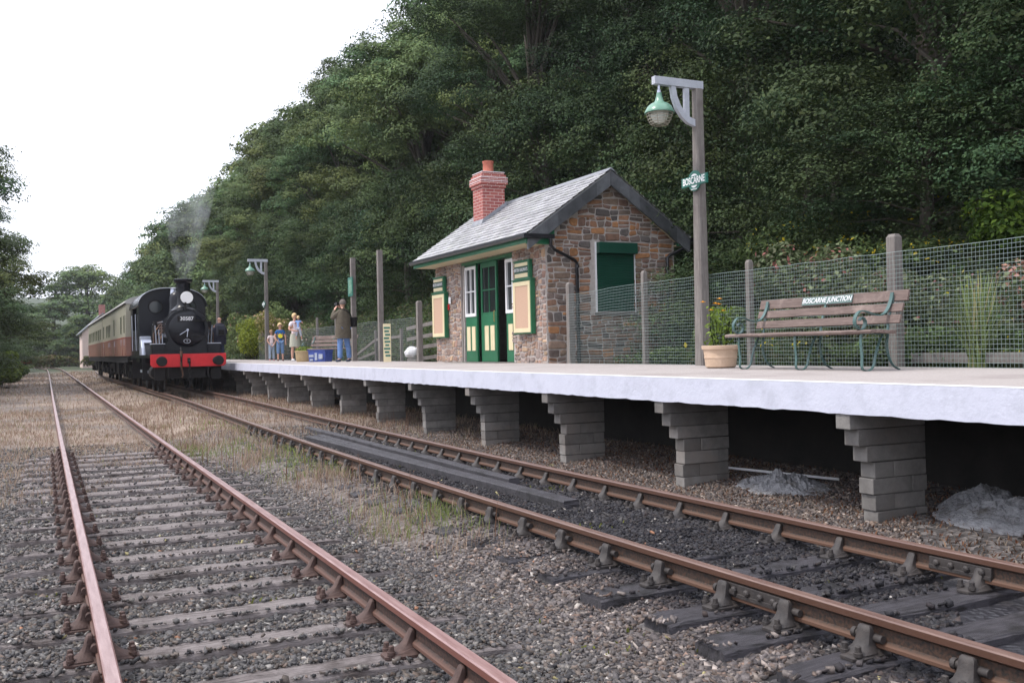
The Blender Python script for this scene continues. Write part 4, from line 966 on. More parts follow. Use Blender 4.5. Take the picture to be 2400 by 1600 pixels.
# ------------------------------------------------------------------ benches
def make_bench(loc, rz, lab, L=2.4):
    t = empty('platform_bench', loc, rz, lab, 'bench', 'wooden slatted platform benches')
    # local: x back depth (0 front .. .62 back), y along (-L/2..L/2), z up
    def slat(name, y0, y1, prof, m=M['wood_br'], seed=0):
        b = MB(); N = 22; rings = []; cxs = sum(p[0] for p in prof)/len(prof); czs = sum(p[1] for p in prof)/len(prof)
        for i in range(N+1):
            y = y0+(y1-y0)*i/N; dz = .006*mnoise.noise(Vector((y*1.6, seed, 3))); dx = .004*mnoise.noise(Vector((y*2, seed, 8)))
            rings.append([Vector((a+dx, y, c+dz)) for a, c in prof])
        return b.loft(rings).build(name, m, t, bevel=.004)
    # seat: wavy front plank, three behind
    slat('seat_slat', -L/2-.02, L/2+.05, [(0, .405), (.085, .415), (.085, .45), (.01, .445), (-.012, .43)], seed=1)
    for k, x_ in enumerate((.105, .215, .325)): slat('seat_slat', -L/2+.02, L/2, [(x_, .418-k*.006), (x_+.095, .414-k*.006), (x_+.095, .448-k*.006), (x_, .452-k*.006)], seed=2+k)
    b = MB(); b.box(.40, .45, -L/2-.02, -L/2+.30, .40, .44)
    # back slats on a raked line
    for k, (a, z_) in enumerate(((.445, .56), (.49, .69), (.545, .82))):
        hh = .042 if k < 2 else .055
        slat('back_slat', -L/2+.0 - .03*(k == 2), L/2-.02*(2-k), [(a-.012, z_-hh), (a+.016, z_-hh-.008), (a+.016+.03, z_+hh), (a+.02, z_+hh+.008)], seed=7+k)
    def frame(y, arm):
        b = MB()
        def strap(pts, w_=.034, th=.011):
            pts = [Vector((p[0], 0, p[1])) for p in pts]; rings = []
            for i, p_ in enumerate(pts):
                tn = (pts[min(i+1, len(pts)-1)]-pts[max(i-1, 0)]).normalized(); nn_ = Vector((-tn.z, 0, tn.x))
                rings.append([p_+nn_*th/2+Vector((0, y-w_/2, 0)), p_+nn_*th/2+Vector((0, y+w_/2, 0)), p_-nn_*th/2+Vector((0, y+w_/2, 0)), p_-nn_*th/2+Vector((0, y-w_/2, 0))])
            b.loft(rings)
        def curve(ctrl, n=8):
            out = []; P = [Vector((c[0], c[1])) for c in ctrl]; P = [P[0]]+P+[P[-1]]
            for i in range(1, len(P)-2):
                for k in range(n):
                    t_ = k/n; a, b_, c, d = P[i-1], P[i], P[i+1], P[i+2]
                    out.append(.5*((2*b_)+(c-a)*t_+(2*a-5*b_+4*c-d)*t_*t_+(3*b_-a-3*c+d)*t_**3))
            out.append(P[-2]); return [(q.x, q.y) for q in out]
        strap(curve([(.05, .405), (.045, .30), (.06, .15), (.055, .04), (.09, .006), (.17, .008), (.225, .06), (.26, .18), (.31, .30), (.37, .40)]))
        strap(curve([(.455, .45), (.45, .40), (.43, .28), (.455, .15), (.52, .05), (.61, .006)]))
        strap(curve([(.05, .402), (.2, .405), (.36, .402), (.44, .43), (.462, .55), (.505, .68), (.575, .88)]))
        if arm:
            strap(curve([(.53, .86), (.50, .76), (.44, .66), (.36, .61), (.24, .615), (.12, .65), (.03, .645), (-.03, .58), (-.03, .50), (.04, .452), (.10, .48), (.115, .54), (.07, .585), (.03, .55)]), .045, .014)
        return b.build('iron_frame', M['bench_iron'], t, bevel=.002)
    frame(-L/2+.17, True); frame(0, False); frame(L/2-.17, True)
    return t
bn = make_bench((8.0, 8.98, HP+.008), 0, 'wooden bench with green iron scroll arms in front of the near fence, beside the flowerpot')
tl_ = R(16); nrm_ = Vector((-math.cos(tl_), 0, math.sin(tl_))); pc_ = Vector((.551, -.015, .823))+nrm_*.012
MB().obox(pc_, nrm_, (0, 1, 0), nrm_.cross(Vector((0, 1, 0))), .004, .415, .05).build('name_plate', mk('plate_grey_green', (.10, .16, .15), (.15, .21, .20), rough=.5, bump=0), bn)
text('BOSCARNE JUNCTION', .088, pc_+nrm_*.006, (R(90)-tl_, 0, R(-90)), M['line'], bn, sx=.90, shear=.15)
bn2 = make_bench((8.7, 32.9, HP+.008), R(24), 'worn wooden bench half hidden behind the photographer, with a white paper on it')
MB().box(.50, .512, -.75, -.2, .76, .88).build('notice', M['paper'], bn2)

# pot with orange flowers
pot = empty('flower_pot', (8.35, 10.78, HP+.01), 0, 'ribbed terracotta pot of orange flowers left of the near bench', 'flower pot')
MB().lathe([(.175, 0), (.205, .02), (.215, .13), (.222, .135), (.222, .15), (.218, .16), (.232, .25), (.25, .255), (.255, .30), (.235, .305), (.225, .26), (.2, .25)], n=32).build('pot', M['terracotta'], pot, smooth=True)
MB().lathe([(.22, .27), (.1, .285), (.01, .28)], n=16).build('soil', M['loco_m'], pot)
def leaf_cloud(P, nrm, s, asp, cols, fold=.25):
    """diamond leaves at P facing roughly nrm; returns V,F,C arrays"""
    n_ = len(P); t = rng.normal(size=(n_, 3)); t -= (t*nrm).sum(1)[:, None]*nrm; t /= np.linalg.norm(t, axis=1)[:, None]+1e-9
    bt = np.cross(nrm, t); s = s[:, None]
    V = np.stack([P-t*s*.5, P+bt*s*asp*.5+nrm*s*fold*.3-t*s*.05, P+t*s*.5, P-bt*s*asp*.5+nrm*s*fold*.3-t*s*.05], 1).reshape(-1, 3)
    F = np.arange(n_)[:, None]*4+np.array([[0, 1, 2, 3]]); return V, F, np.repeat(cols, 4, 0)
def unit(n_): v = rng.normal(size=(n_, 3)); return v/np.linalg.norm(v, axis=1)[:, None]
n_ = 330; h_ = rng.random(n_)**.8; a = rng.uniform(0, 6.28, n_); r_a = .05+.17*rng.random(n_)*(1-.3*h_)
P = np.stack([np.cos(a)*r_a, np.sin(a)*r_a, .28+.55*h_], -1)
V, F, c_ = leaf_cloud(P, unit(n_), rng.uniform(.04, .09, n_), .45, np.array([[.17, .26, .05]])*rng.uniform(.6, 1.4, (n_, 1)))
npmesh('foliage', V, F, M['leafp'], c_, pot)
b = MB()
for k in range(14):
    a = k*2.4; b.tube([(.08*math.cos(a), .08*math.sin(a), .27), (.14*math.cos(a), .14*math.sin(a), .55+.02*(k % 7))], .004, 4)
b.build('stems', M['leafp'], pot)
M['orange'] = mk('orange_petals', (.85, .30, .01), (.95, .48, .02), rough=.6, bump=0)
for k, (fx, fy, fz) in enumerate(((-.02, -.03, .93), (.03, .05, .86), (-.05, .02, .87), (-.1, .06, .78), (.06, .0, .77), (-.08, .26, .90))):
    b = MB()
    for q in range(9):
        a = 2*math.pi*q/9; b.add([(fx, fy, fz), (fx+.03*math.cos(a-.28), fy+.03*math.sin(a-.28), fz+.012), (fx+.042*math.cos(a), fy+.042*math.sin(a), fz+.008), (fx+.03*math.cos(a+.28), fy+.03*math.sin(a+.28), fz+.012)], [(0, 1, 2, 3)])
    b.lathe([(.012, fz+.002), (.014, fz+.012), (.005, fz+.02)], (fx, fy, 0), n=8); b.build('flower', M['orange'], pot)

# basket planter and blue bags by the far bench
bk = empty('basket_planter', (8.35, 33.9, HP+.005), 0, 'round wicker basket planter with green plants beside the far bench', 'planter')
m = mk('wicker', (.30, .21, .11), (.50, .38, .22), rough=.8, scale=30, bump=.8, bscale=40, stretch=(1, 1, 3)); b = MB()
b.lathe([(.27, 0), (.29, .05), (.30, .1), (.31, .2), (.325, .33), (.345, .34), (.345, .375), (.32, .38), (.30, .3)], n=30); b.build('basket', m, bk, smooth=True)
n_ = 420; P = unit(n_)*np.array([.3, .3, .12])*rng.random((n_, 1))**.3+np.array([0, 0, .42]); V, F, c_ = leaf_cloud(P, unit(n_), rng.uniform(.05, .1, n_), .6, np.array([[.2, .27, .06]])*rng.uniform(.6, 1.5, (n_, 1)))
npmesh('foliage', V, F, M['leafp'], c_, bk)
bl = empty('blue_bin', (8.5, 32.35, HP+.005), R(24), 'blue printed plastic tub standing by the far bench', 'tub')
M['blue'] = mk('blue_plastic', (.025, .045, .20), (.06, .10, .36), rough=.4, scale=9, bump=.1)
b = MB(); b.loft([[Vector((x_*a, y_*c, z_)) for x_, y_ in ((-1, -.8), (-.8, -1), (.8, -1), (1, -.8), (1, .8), (.8, 1), (-.8, 1), (-1, .8))] for a, c, z_ in ((.18, .42, 0), (.20, .45, .36), (.22, .47, .37), (.22, .47, .40), (.19, .44, .40), (.18, .42, .3))]); b.build('tub', M['blue'], bl)
b = MB()
for y_, z_, wy_, wz_ in ((-.36, .10, .2, .16), (-.08, .06, .12, .24), (.1, .16, .24, .08), (.14, .04, .16, .06)):
    b.box(-.211, -.185, y_, y_+wy_, z_, z_+wz_)
b.build('printed_patches', cloth('faded_print', (.22, .27, .40), (.42, .44, .48), 12), bl)

# ------------------------------------------------------------------ steam engine
LX, LY = 4.634, 35.0
loco = empty('steam_engine', (LX, LY, RZ), 0, 'black tank steam engine with red buffer beam and white headcode disc, number 30587', 'steam engine')
def P_(name, b, m, par=None, **k): return b.build(name, m, par or loco, **k)
RP = 1.325                                 # running plate height above rail
b = MB(); b.prism([(-1.24, .98), (-1.16, .90), (1.16, .90), (1.24, .98), (1.24, 1.34), (-1.24, 1.34)], 'Y', 0, .035); bb = P_('buffer_beam', b, M['red'], bevel=.006)
b = MB()
for x_ in [i*.062-1.18 for i in range(39)]:
    if abs(abs(x_)-.92) > .18:
        for z_ in (.95, 1.29): b.lathe([(.011, -.009), (.011, 0)], (x_, 0, z_), 'Y', n=6)
for x_ in (-.72, -.62, -.5, -.1, .1, .45, .56, .68, 1.14, -1.14):
    for z_ in (1.02, 1.09, 1.16, 1.23): b.lathe([(.011, -.009), (.011, 0)], (x_, 0, z_), 'Y', n=6)
P_('rivets', b, M['red'], bb)
for sg in (-1, 1):
    bf = empty('buffer', (0, 0, 0), parent=loco)
    b = MB().lathe([(.14, 0), (.14, -.03), (.105, -.05), (.10, -.28), (.085, -.29), (.085, -.3)], (sg*.92, 0, 1.10), 'Y', n=20); b.build('shank', M['loco_m'], bf, smooth=True)
    MB().lathe([(.04, -.3), (.05, -.40), (.165, -.44), (.172, -.455), (.16, -.475), (.05, -.485)], (sg*.92, 0, 1.10), 'Y', n=28).build('buffer_head', M['loco_m'], bf, smooth=True)
b = MB(); b.box(-.05, .05, -.02, .1, 1.02, 1.2); b.tube([(0, 0, 1.12), (0, -.16, 1.12), (0, -.22, 1.07), (0, -.2, 1.0), (0, -.12, 1.0)], .03, 8)
for k in range(5): 
    z_ = .98-.15*k; a = k % 2
    pts = [((.032 if a else .012)*math.cos(q)*1.6, -.2+(.012 if a else .034)*math.cos(q), z_-.075+.09*math.sin(q)) for q in [2*math.pi*i/12 for i in range(13)]]
    b.tube(pts, .014, 6)
P_('coupling', b, M['loco_m'], bevel=0)
b = MB().tube([(-.26, .02, .80), (-.26, -.10, .82), (-.26, -.13, .95), (-.26, -.13, 1.4), (-.26, -.11, 1.5), (-.26, -.06, 1.54), (-.26, -.02, 1.50)], .035, 8); P_('vacuum_pipe', b, M['loco_m'], smooth=True)
b = MB().tube([(-.26, -.125, 1.25), (-.26, -.125, 1.44)], .045, 10); b.tube([(-.30, -.2, 1.06), (-.27, -.2, .9), (-.22, -.17, .62), (-.24, -.1, .55)], .028, 8); P_('hose', b, M['copper'], smooth=True)
b = MB(); b.box(-1.24, 1.24, .035, 8.0, RP-.03, RP); b.box(-1.24, -1.20, .035, 8.0, RP-.11, RP-.03); b.box(1.20, 1.24, .035, 8.0, RP-.11, RP-.03); P_('running_plate', b, M['loco'])
b = MB(); b.box(-.66, -.62, .035, 7.9, .55, RP-.03); b.box(.62, .66, .035, 7.9, .55, RP-.03); b.box(-.6, .6, .3, 7.6, .5, 1.0); P_('frames', b, M['loco_m'])
SX, SZ, SR = .05, 2.19, .70
b = MB(); b.lathe([(.62, 1.5), (SR-.04, .72), (SR, .70), (SR, 1.65), (.66, 1.66)], (SX, 0, SZ), 'Y', n=48)
sb = P_('smokebox', b, M['loco'], smooth=True)
prof = [(SX+(SR+.03)*math.cos(a), SZ+(SR+.03)*math.sin(a)) for a in [R(-32+244*i/34) for i in range(35)]]
poly = prof+[(SX-.78, SZ-.62), (SX-1.0, RP+.06), (SX-1.0, RP), (SX+.98, RP), (SX+.98, RP+.06), (SX+.78, SZ-.62)]
MB().prism(poly, 'Y', .655, .70).build('front_plate', M['loco'], sb, bevel=.008)
b = MB()
b.prism([(SX-.74, RP), (SX+.74, RP), (SX+.5, SZ-.4), (SX-.5, SZ-.4)], 'Y', .70, 1.6); b.build('saddle', M['loco'], sb)
dr = MB().lathe([(.60, .655), (.615, .64), (.605, .625), (.52, .60), (.36, .572), (.18, .553), (.06, .548), (.0, .548)], (SX, 0, SZ), 'Y', n=48).build('smokebox_door', M['loco'], sb, smooth=True)
b = MB()
for z_ in (SZ+.30, SZ-.24): b = MB(); b.beam((SX+.12, .562, z_), (SX+.60, .60, z_), .03, .045, (0, 0, 1)); b.lathe([(.03, -.04), (.03, .04)], (SX+.61, .60, z_), 'Z', n=8); b.build('hinge_strap', M['loco_m'], dr)
b = MB(); b.lathe([(.04, .50), (.04, .55)], (SX, 0, SZ-.02), 'Y', n=12); b.beam((SX, .50, SZ-.02), (SX-.27, .50, SZ-.19), .018, .022); b.beam((SX, .485, SZ-.02), (SX-.03, .485, SZ-.27), .018, .022); b.build('door_handle', M['steel'], dr)
MB().box(SX-.33, SX+.28, .545, .585, SZ+.27, SZ+.46).build('number_plate', M['loco_m'], dr, bevel=.008)
text('30587', .185, (SX-.025, .535, SZ+.365), (R(90), 0, 0), M['whitep'], dr, sx=.98, ext=.004)
b = MB(); 
b.tube([(SX-.02+.11*math.cos(a), .575, SZ-.41+.07*math.sin(a)) for a in [2*math.pi*i/20 for i in range(21)]], .010, 5); b.build('shed_plate', M['silver'], dr)
text('V', .09, (SX-.02, .565, SZ-.41), (R(90), 0, 0), M['silver'], dr, ext=.003)
b = MB().tube([(SX+(SR+.075)*math.cos(a), .66, SZ+(SR+.075)*math.sin(a)) for a in [R(8+164*i/30) for i in range(31)]], .014, 6); b.build('handrail', M['loco_m'], sb, smooth=True)
ch = MB().lathe([(.46, 2.86), (.36, 2.93), (.27, 3.02), (.235, 3.12), (.225, 3.3), (.235, 3.74), (.245, 3.82), (.30, 3.86), (.315, 3.90), (.315, 3.955), (.29, 3.965), (.22, 3.95), (.20, 3.5)], (0, 1.08, 0), n=36); chimney = P_('chimney', ch, M['loco'], smooth=True)
b = MB(); b.box(-.02, .02, .60, .72, 2.86, 3.14); b.box(-.03, .03, .56, .64, 3.08, 3.12); ds = b.build('lamp_iron', M['loco_m'], loco)
MB().lathe([(.205, .60), (.21, .612), (.205, .624)], (SX, 0, 3.295), 'Y', n=40).build('headcode_disc', M['paper'], loco)
b = MB().lathe([(.63, 1.66), (.63, 4.25)], (SX*.5, 0, SZ), 'Y', n=40)
for y_ in (2.2, 3.0, 3.8): b.lathe([(.637, y_), (.637, y_+.06)], (SX*.5, 0, SZ), 'Y', n=40)
P_('boiler', b, M['loco'], smooth=True)
b = MB().lathe([(.40, 2.62), (.33, 2.80), (.30, 2.95), (.30, 3.30), (.29, 3.42), (.24, 3.54), (.15, 3.62), (.04, 3.65)], (0, 2.75, 0), n=30); P_('dome', b, M['loco'], smooth=True)
b = MB().lathe([(.10, 3.4), (.11, 3.6), (.09, 3.76), (.12, 3.80), (.02, 3.82)], (-.05, 3.55, 0), n=16); P_('safety_valve', b, M['steel'], smooth=True)
for sg in (-1, 1):
    b = MB().tube([(sg*.73, .9, SZ+.28), (sg*.73, 4.2, SZ+.28)], .014, 6)
    P_('handrail', b, M['steel'])
    # sandboxes on the running plate with a pale lid edge
    x0, x1 = sorted((sg*1.14, sg*.72)); b = MB(); b.box(x0, x1, .45, 1.0, RP, RP+.36); q = P_('sandbox', b, M['loco'], bevel=.012)
    MB().box(x0-.012, x1+.012, .44, 1.01, RP+.36, RP+.385).build('lid', M['silver'], q)
    # fittings between smokebox and cab: ejector, pipes
    b = MB().tube([(sg*.92, 1.5, RP), (sg*.92, 1.5, 2.35)], .11, 14); b.tube([(sg*.92, 1.5, 2.35), (sg*.92, 1.5, 2.5)], .07, 12); b.box(sg*.92-.13, sg*.92+.13, 1.37, 1.63, 1.85, 1.9); P_('pump', b, M['loco_m'], smooth=True)
    b = MB()
    for k in range(4):
        b.tube([(sg*(.80+.07*k), 1.25, RP+.1), (sg*(.80+.07*k), 1.2, 1.7+.12*k), (sg*(.74+.03*k), 1.3, 1.95+.12*k), (sg*.66, 1.7, 2.2+.1*k), (sg*.66, 4.1, 2.25+.1*k)], .016, 6)
    P_('pipework', b, M['copper'], smooth=True)
    b = MB()
    for k in range(3): b.tube([(sg*(.72+.1*k), 1.15, 1.72), (sg*(.72+.12*k), 1.12, 2.05+.15*k)], .02, 6)
    P_('valve_rods', b, M['steel'], smooth=True)
    # splashers over the driving wheels
    for y_ in (3.55, 6.0):
        a_ = [R(12+156*i/18) for i in range(19)]; x0, x1 = sorted((sg*1.12, sg*.80))
        MB().prism([(y_+.80*math.cos(a), .86+.93*math.sin(a)) for a in a_], 'X', x0, x1).build('splasher', M['loco'], loco)
    # steps and lower box reflecting the sky
    b = MB(); x0, x1 = sorted((sg*1.22, sg*.90)); b.box(x0, x1, 3.1, 3.16, .4, RP-.03); 
    for z_ in (.42, .82): b.box(x0, x1, 2.95, 3.16, z_, z_+.03)
    P_('footstep', b, M['loco_m']); P_('footstep', MB().box(x0, x1, 7.2, 7.26, .4, RP-.03), M['loco_m'])
    b = MB(); x0, x1 = sorted((sg*1.21, sg*.84)); b.box(x0, x1, 3.75, 4.18, RP, 2.02); b.prism([(3.3, RP), (3.74, RP), (3.74, 1.9), (3.6, 1.85), (3.4, 1.6)], 'X', x0, x1-.1*(sg > 0)); P_('tool_box', b, M['steel'], bevel=.01)
    # cylinders and wheels
    b = MB().lathe([(.22, .85), (.24, .9), (.24, 1.55), (.22, 1.6)], (sg*.93, 0, .72), 'Y', n=24); P_('cylinder', b, M['loco_m'], smooth=True)
    b = MB().box(min(sg*1.0, sg*1.04), max(sg*1.0, sg*1.04), 1.6, 6.0, .66, .76); P_('coupling_rod', b, M['steel'], bevel=.004)
def wheel(par, x, y, r, sp, m=None):
    wl = empty('wheel', (x, y, r), parent=par)
    MB().lathe([(r, -.06), (r, .06), (r+.026, .062), (r+.026, .09), (r-.06, .09), (r-.06, -.06)] if x < 0 else [(r-.06, -.06-.03), (r+.026, -.09), (r+.026, -.062), (r, -.06), (r, .06), (r-.06, .06)], (0, 0, 0), 'X', n=36, cap=False).build('tyre', M['loco_m'], wl)
    b = MB().lathe([(.11*r/.46, -.07), (.11*r/.46, .07)], (0, 0, 0), 'X', n=14)
    if sp:
        for k in range(sp):
            a = 2*math.pi*k/sp; b.beam((0, .08*math.cos(a), .08*math.sin(a)), (0, (r-.05)*math.cos(a), (r-.05)*math.sin(a)), .035, .045, (1, 0, 0))
    else: b.lathe([(r-.05, -.02), (r-.05, .02)], (0, 0, 0), 'X', n=30)
    b.build('spokes' if sp else 'disc', M['loco_m'], wl)
for sg in (-1, 1):
    wheel(loco, sg*.74, 1.9, .50, 10); wheel(loco, sg*.74, 3.55, .82, 16); wheel(loco, sg*.74, 6.0, .82, 16)
# guard irons
for sg in (-1, 1):
    P_('guard_iron', MB().beam((sg*.72, .25, 1.0), (sg*.74, .55, .08), .03, .10), M['loco_m']); P_('step_plate', MB().box(min(sg*.75, sg*1.1), max(sg*.75, sg*1.1), .2, .26, .45, .95), M['loco_m'])
# cab
CYF, CYB, CW = 4.2, 7.95, 1.20
def arc_pts(w_, z0, zt, n=22): return [(w_*math.cos(a), z0+(zt-z0)*math.sin(a)**.9) for a in [math.pi*i/n for i in range(n+1)]]
cabp = [(CW, RP), (CW, 3.16)]+[(CW*math.cos(a)**(.75) if math.cos(a) > 0 else -CW*abs(math.cos(a))**.75, 3.16+.66*math.sin(a)) for a in [math.pi*i/20 for i in range(1, 20)]]+[(-CW, 3.16), (-CW, RP)]
cab = empty('cab', (0, 0, 0), parent=loco)
# front sheet as strips so the round windows are true holes: build with bmesh boolean-free ring
def plate_with_holes(poly, holes, y0, y1):
    me = bpy.data.meshes.new('t'); bm = bmesh.new()
    from mathutils.geometry import delaunay_2d_cdt
    pts = [Vector((p_[0], p_[1])) for p_ in poly]; edges = [(i, (i+1) % len(poly)) for i in range(len(poly))]
    for hx, hz, hr in holes:
        s_ = len(pts); pts += [Vector((hx+hr*math.cos(2*math.pi*k/20), hz+hr*math.sin(2*math.pi*k/20))) for k in range(20)]; edges += [(s_+k, s_+(k+1) % 20) for k in range(20)]
    vv, ee, ff, _, _, _ = delaunay_2d_cdt(pts, edges, [], 1, 1e-5)
    b = MB(); n_ = len(vv); keep = []
    for f in ff:
        c = sum((vv[i] for i in f), Vector((0, 0)))/len(f)
        if any((c-Vector((hx, hz))).length < hr*.98 for hx, hz, hr in holes): continue
        keep.append(tuple(f))
    b.add([(q.x, y0, q.y) for q in vv]+[(q.x, y1, q.y) for q in vv], keep+[tuple(n_+i for i in reversed(f)) for f in keep])
    return b
plate_with_holes(cabp, [(-.62, 3.14, .22), (.62, 3.14, .22)], CYF, CYF+.03).build('cab_front', M['loco'], cab, fix=False)
for sg in (-1, 1):
    q = MB().lathe([(.225, -.012), (.25, -.02), (.265, 0), (.22, .0)], (sg*.62, CYF, 3.14), 'Y', n=24, cap=False).build('window', M['loco_m'], cab)
    MB().lathe([(.22, .0), (.22, .004)], (sg*.62, CYF+.012, 3.14), 'Y', n=24).build('pane', M['glass'], q)
    x0, x1 = sorted((sg*CW, sg*(CW-.03))); b = MB(); b.box(x0, x1, CYF+.03, CYB, RP, 2.3); b.box(x0, x1, CYF+.03, 5.2, 2.3, 3.18); b.box(x0, x1, 7.0, CYB, 2.3, 3.18); b.build('cab_side', M['loco'], cab)
    for yy_ in (5.3, 6.9): MB().tube([(sg*1.23, yy_, 1.5), (sg*1.24, yy_, 2.9)], .016, 6).build('handrail', M['steel'], cab)
rp_ = [(x_*1.04, z_+.02) for x_, z_ in cabp[1:-1]]; rp2 = [(x_*1.01, z_-.015) for x_, z_ in cabp[1:-1]]
MB().prism(rp_+list(reversed(rp2)), 'Y', CYF-.12, CYB+.15).build('cab_roof', M['loco'], cab)
b = MB().tube([(x_*1.03, CYF+1.2, z_+.045) for x_, z_ in cabp[3:-3]], .02, 6); b.tube([(x_*1.03, CYF-.1, z_+.035) for x_, z_ in cabp[1:-1]], .014, 6); b.build('rain_strip', M['silver'], cab)
plate_with_holes(cabp, [], CYB-.03, CYB).build('bunker', M['loco'], cab, fix=False)

# ------------------------------------------------------------------ coaches
def coach(y0, y1, lab, near):
    c = empty('passenger_coach', (LX, y0, RZ), 0, lab, 'coach', 'coaches behind the steam engine')
    L = y1-y0; W = 1.385; z0, zm, zt = 1.30, 2.07, 3.50
    def side(za, zb_, m, name, w1=0, w2=0):
        b = MB(); b.loft([[Vector((sx*(W+wv), sy, z_)) for sx, sy in ((-1, 0), (1, 0), (1, L), (-1, L))] for z_, wv in ((za, w1), (zb_, w2))]); return b.build(name, m, c)
    side(z0, zm, M['coach_red'], 'lower_panel', -.03, .0)
    up = side(zm, zt, M['coach_cream'], 'upper_panel', .0, -.05)
    MB().box(-W-.008, W+.008, -.004, L+.004, zm-.012, zm+.012).build('waist_line', M['crimson'], c)
    n_ = 18; ro = [(W*1.0*math.cos(math.pi*i/n_), zt+.36*math.sin(math.pi*i/n_)) for i in range(n_+1)]
    MB().prism([(W, zt-.05)]+ro+[(-W, zt-.05)], 'Y', -.03, L+.03).build('roof', M['coach_roof'], c)
    b = MB()
    for sg in (-1, 1): b.box(min(sg*(W-.03), sg*(W+.025)), max(sg*(W-.03), sg*(W+.025)), -.035, L+.035, zt-.05, zt-.02)
    b.build('rain_gutter', M['loco_m'], c)
    b = MB()
    for k in range(4): b.lathe([(.12, 3.7), (.12, 3.9), (.14, 3.92), (.02, 3.94)], (0, 2+k*(L-4)/3, 0), n=10)
    b.build('roof_vent', M['coach_roof'], c)
    wins = near
    for sg in (-1, 1):
        for (ya, yb, za, zb_) in wins:
            x_ = sg*(W-.012); wf = MB().box(min(x_, x_+sg*.02), max(x_, x_+sg*.02), ya-.03, yb+.03, za-.03, zb_+.03).build('window', M['coach_cream'], c)
            MB().box(min(x_+sg*.016, x_+sg*.022), max(x_+sg*.016, x_+sg*.022), ya, yb, za, zb_).build('pane', M['glass'], wf)
    for (ya, yb, za, zb_) in wins:
        if yb-ya < .6:
            q = MB().box(-W-.006, -W+.03, ya-.1, yb+.1, z0+.03, zm-.02).build('door', M['coach_red'], c)
            MB().tube([(-W-.03, ya-.04, 1.75), (-W-.03, ya-.04, 2.0)], .012, 5).build('handle', M['steel'], q)
    b = MB()
    for sg in (-1, 1): b.box(min(sg*1.25, sg*1.32), max(sg*1.25, sg*1.32), 0, L, 1.04, 1.29); b.box(min(sg*1.25, sg*1.4), max(sg*1.25, sg*1.4), .4, L-.4, 1.02, 1.05)
    b.box(-1.2, 1.2, 0, L, 1.1, 1.29); b.box(-1.2, -.6, L*.4, L*.4+1.6, .45, 1.05); b.box(-1.2, -.6, L*.58, L*.58+.9, .5, 1.05); b.box(-1.2, -.5, 2.5, 3.2, .5, 1.05)
    for sg in (-1, 1): b.beam((sg*1.1, 4, 1.0), (sg*1.1, L*.42, .5), .06, .06); b.beam((sg*1.1, L-4, 1.0), (sg*1.1, L*.62, .5), .06, .06); b.beam((sg*1.1, L*.42, .5), (sg*1.1, L*.62, .5), .06, .06)
    b.build('underframe', M['loco_m'], c)
    for yb_ in (2.6, L-2.6):
        bg_ = empty('bogie', (0, yb_, 0), parent=c); b = MB()
        for sg in (-1, 1):
            x0, x1 = sorted((sg*.98, sg*1.08)); b.prism([(-1.7, .55), (-1.5, .36), (-1.1, .36), (-.8, .62), (.8, .62), (1.1, .36), (1.5, .36), (1.7, .55), (1.6, .8), (.5, .92), (-.5, .92), (-1.6, .8)], 'X', x0, x1)
            for a in (-1.3, 1.3): b.box(min(sg*1.05, sg*1.2), max(sg*1.05, sg*1.2), a-.13, a+.13, .36, .66)
        b.build('bogie_frame', M['loco_m'], bg_)
        for a in (-1.3, 1.3):
            for sg in (-1, 1):
                b = MB().lathe([(.46, -.06), (.46, .06), (.2, .05), (.2, -.05)] if sg > 0 else [(.46, -.06), (.46, .06), (.2, .05), (.2, -.05)], (sg*.74, a, .46), 'X', n=28)
                b.lathe([(.44, -.02), (.44, .02)], (sg*.74, a, .46), 'X', n=28); b.build('wheel', M['loco_m'], bg_)
    b = MB(); b.box(-.45, .45, -.25, 0, 1.1, 3.3); b.build('gangway', M['loco_m'], c)
    return c
HW = [(3.2, .42), ]
c1 = coach(43.35, 59.6, 'cream and dull red coach coupled directly behind the black engine', [(.35, .75, 2.26, 2.98), (2.0, 2.5, 2.26, 2.98), (6.2, 6.75, 2.26, 3.0), (9.4, 10.0, 2.26, 2.86), (10.5, 11.1, 2.26, 2.86), (11.7, 12.3, 2.26, 2.86), (14.6, 15.2, 2.26, 2.9)])
coach(60.0, 76.6, 'second cream and red coach, the far one at the end of the train', [(1.0+1.9*k, 1.75+1.9*k, 2.26, 2.85) for k in range(8)])
od = empty('open_door', (1.36, .95, 0), parent=c1)
b = MB(); b.box(0, .56, -.02, .02, 1.45, 2.1); b.build('lower_panel', M['crimson'], od)
b = MB(); b.box(0, .56, -.02, .02, 2.98, 3.26); b.box(.40, .56, -.02, .02, 2.1, 2.98); b.box(0, .1, -.02, .02, 2.1, 2.98); b.build('upper_panel', M['cream'], od)
MB().box(-.01, .57, -.025, .025, 3.26, 3.36).build('top_rail', M['crimson'], od)

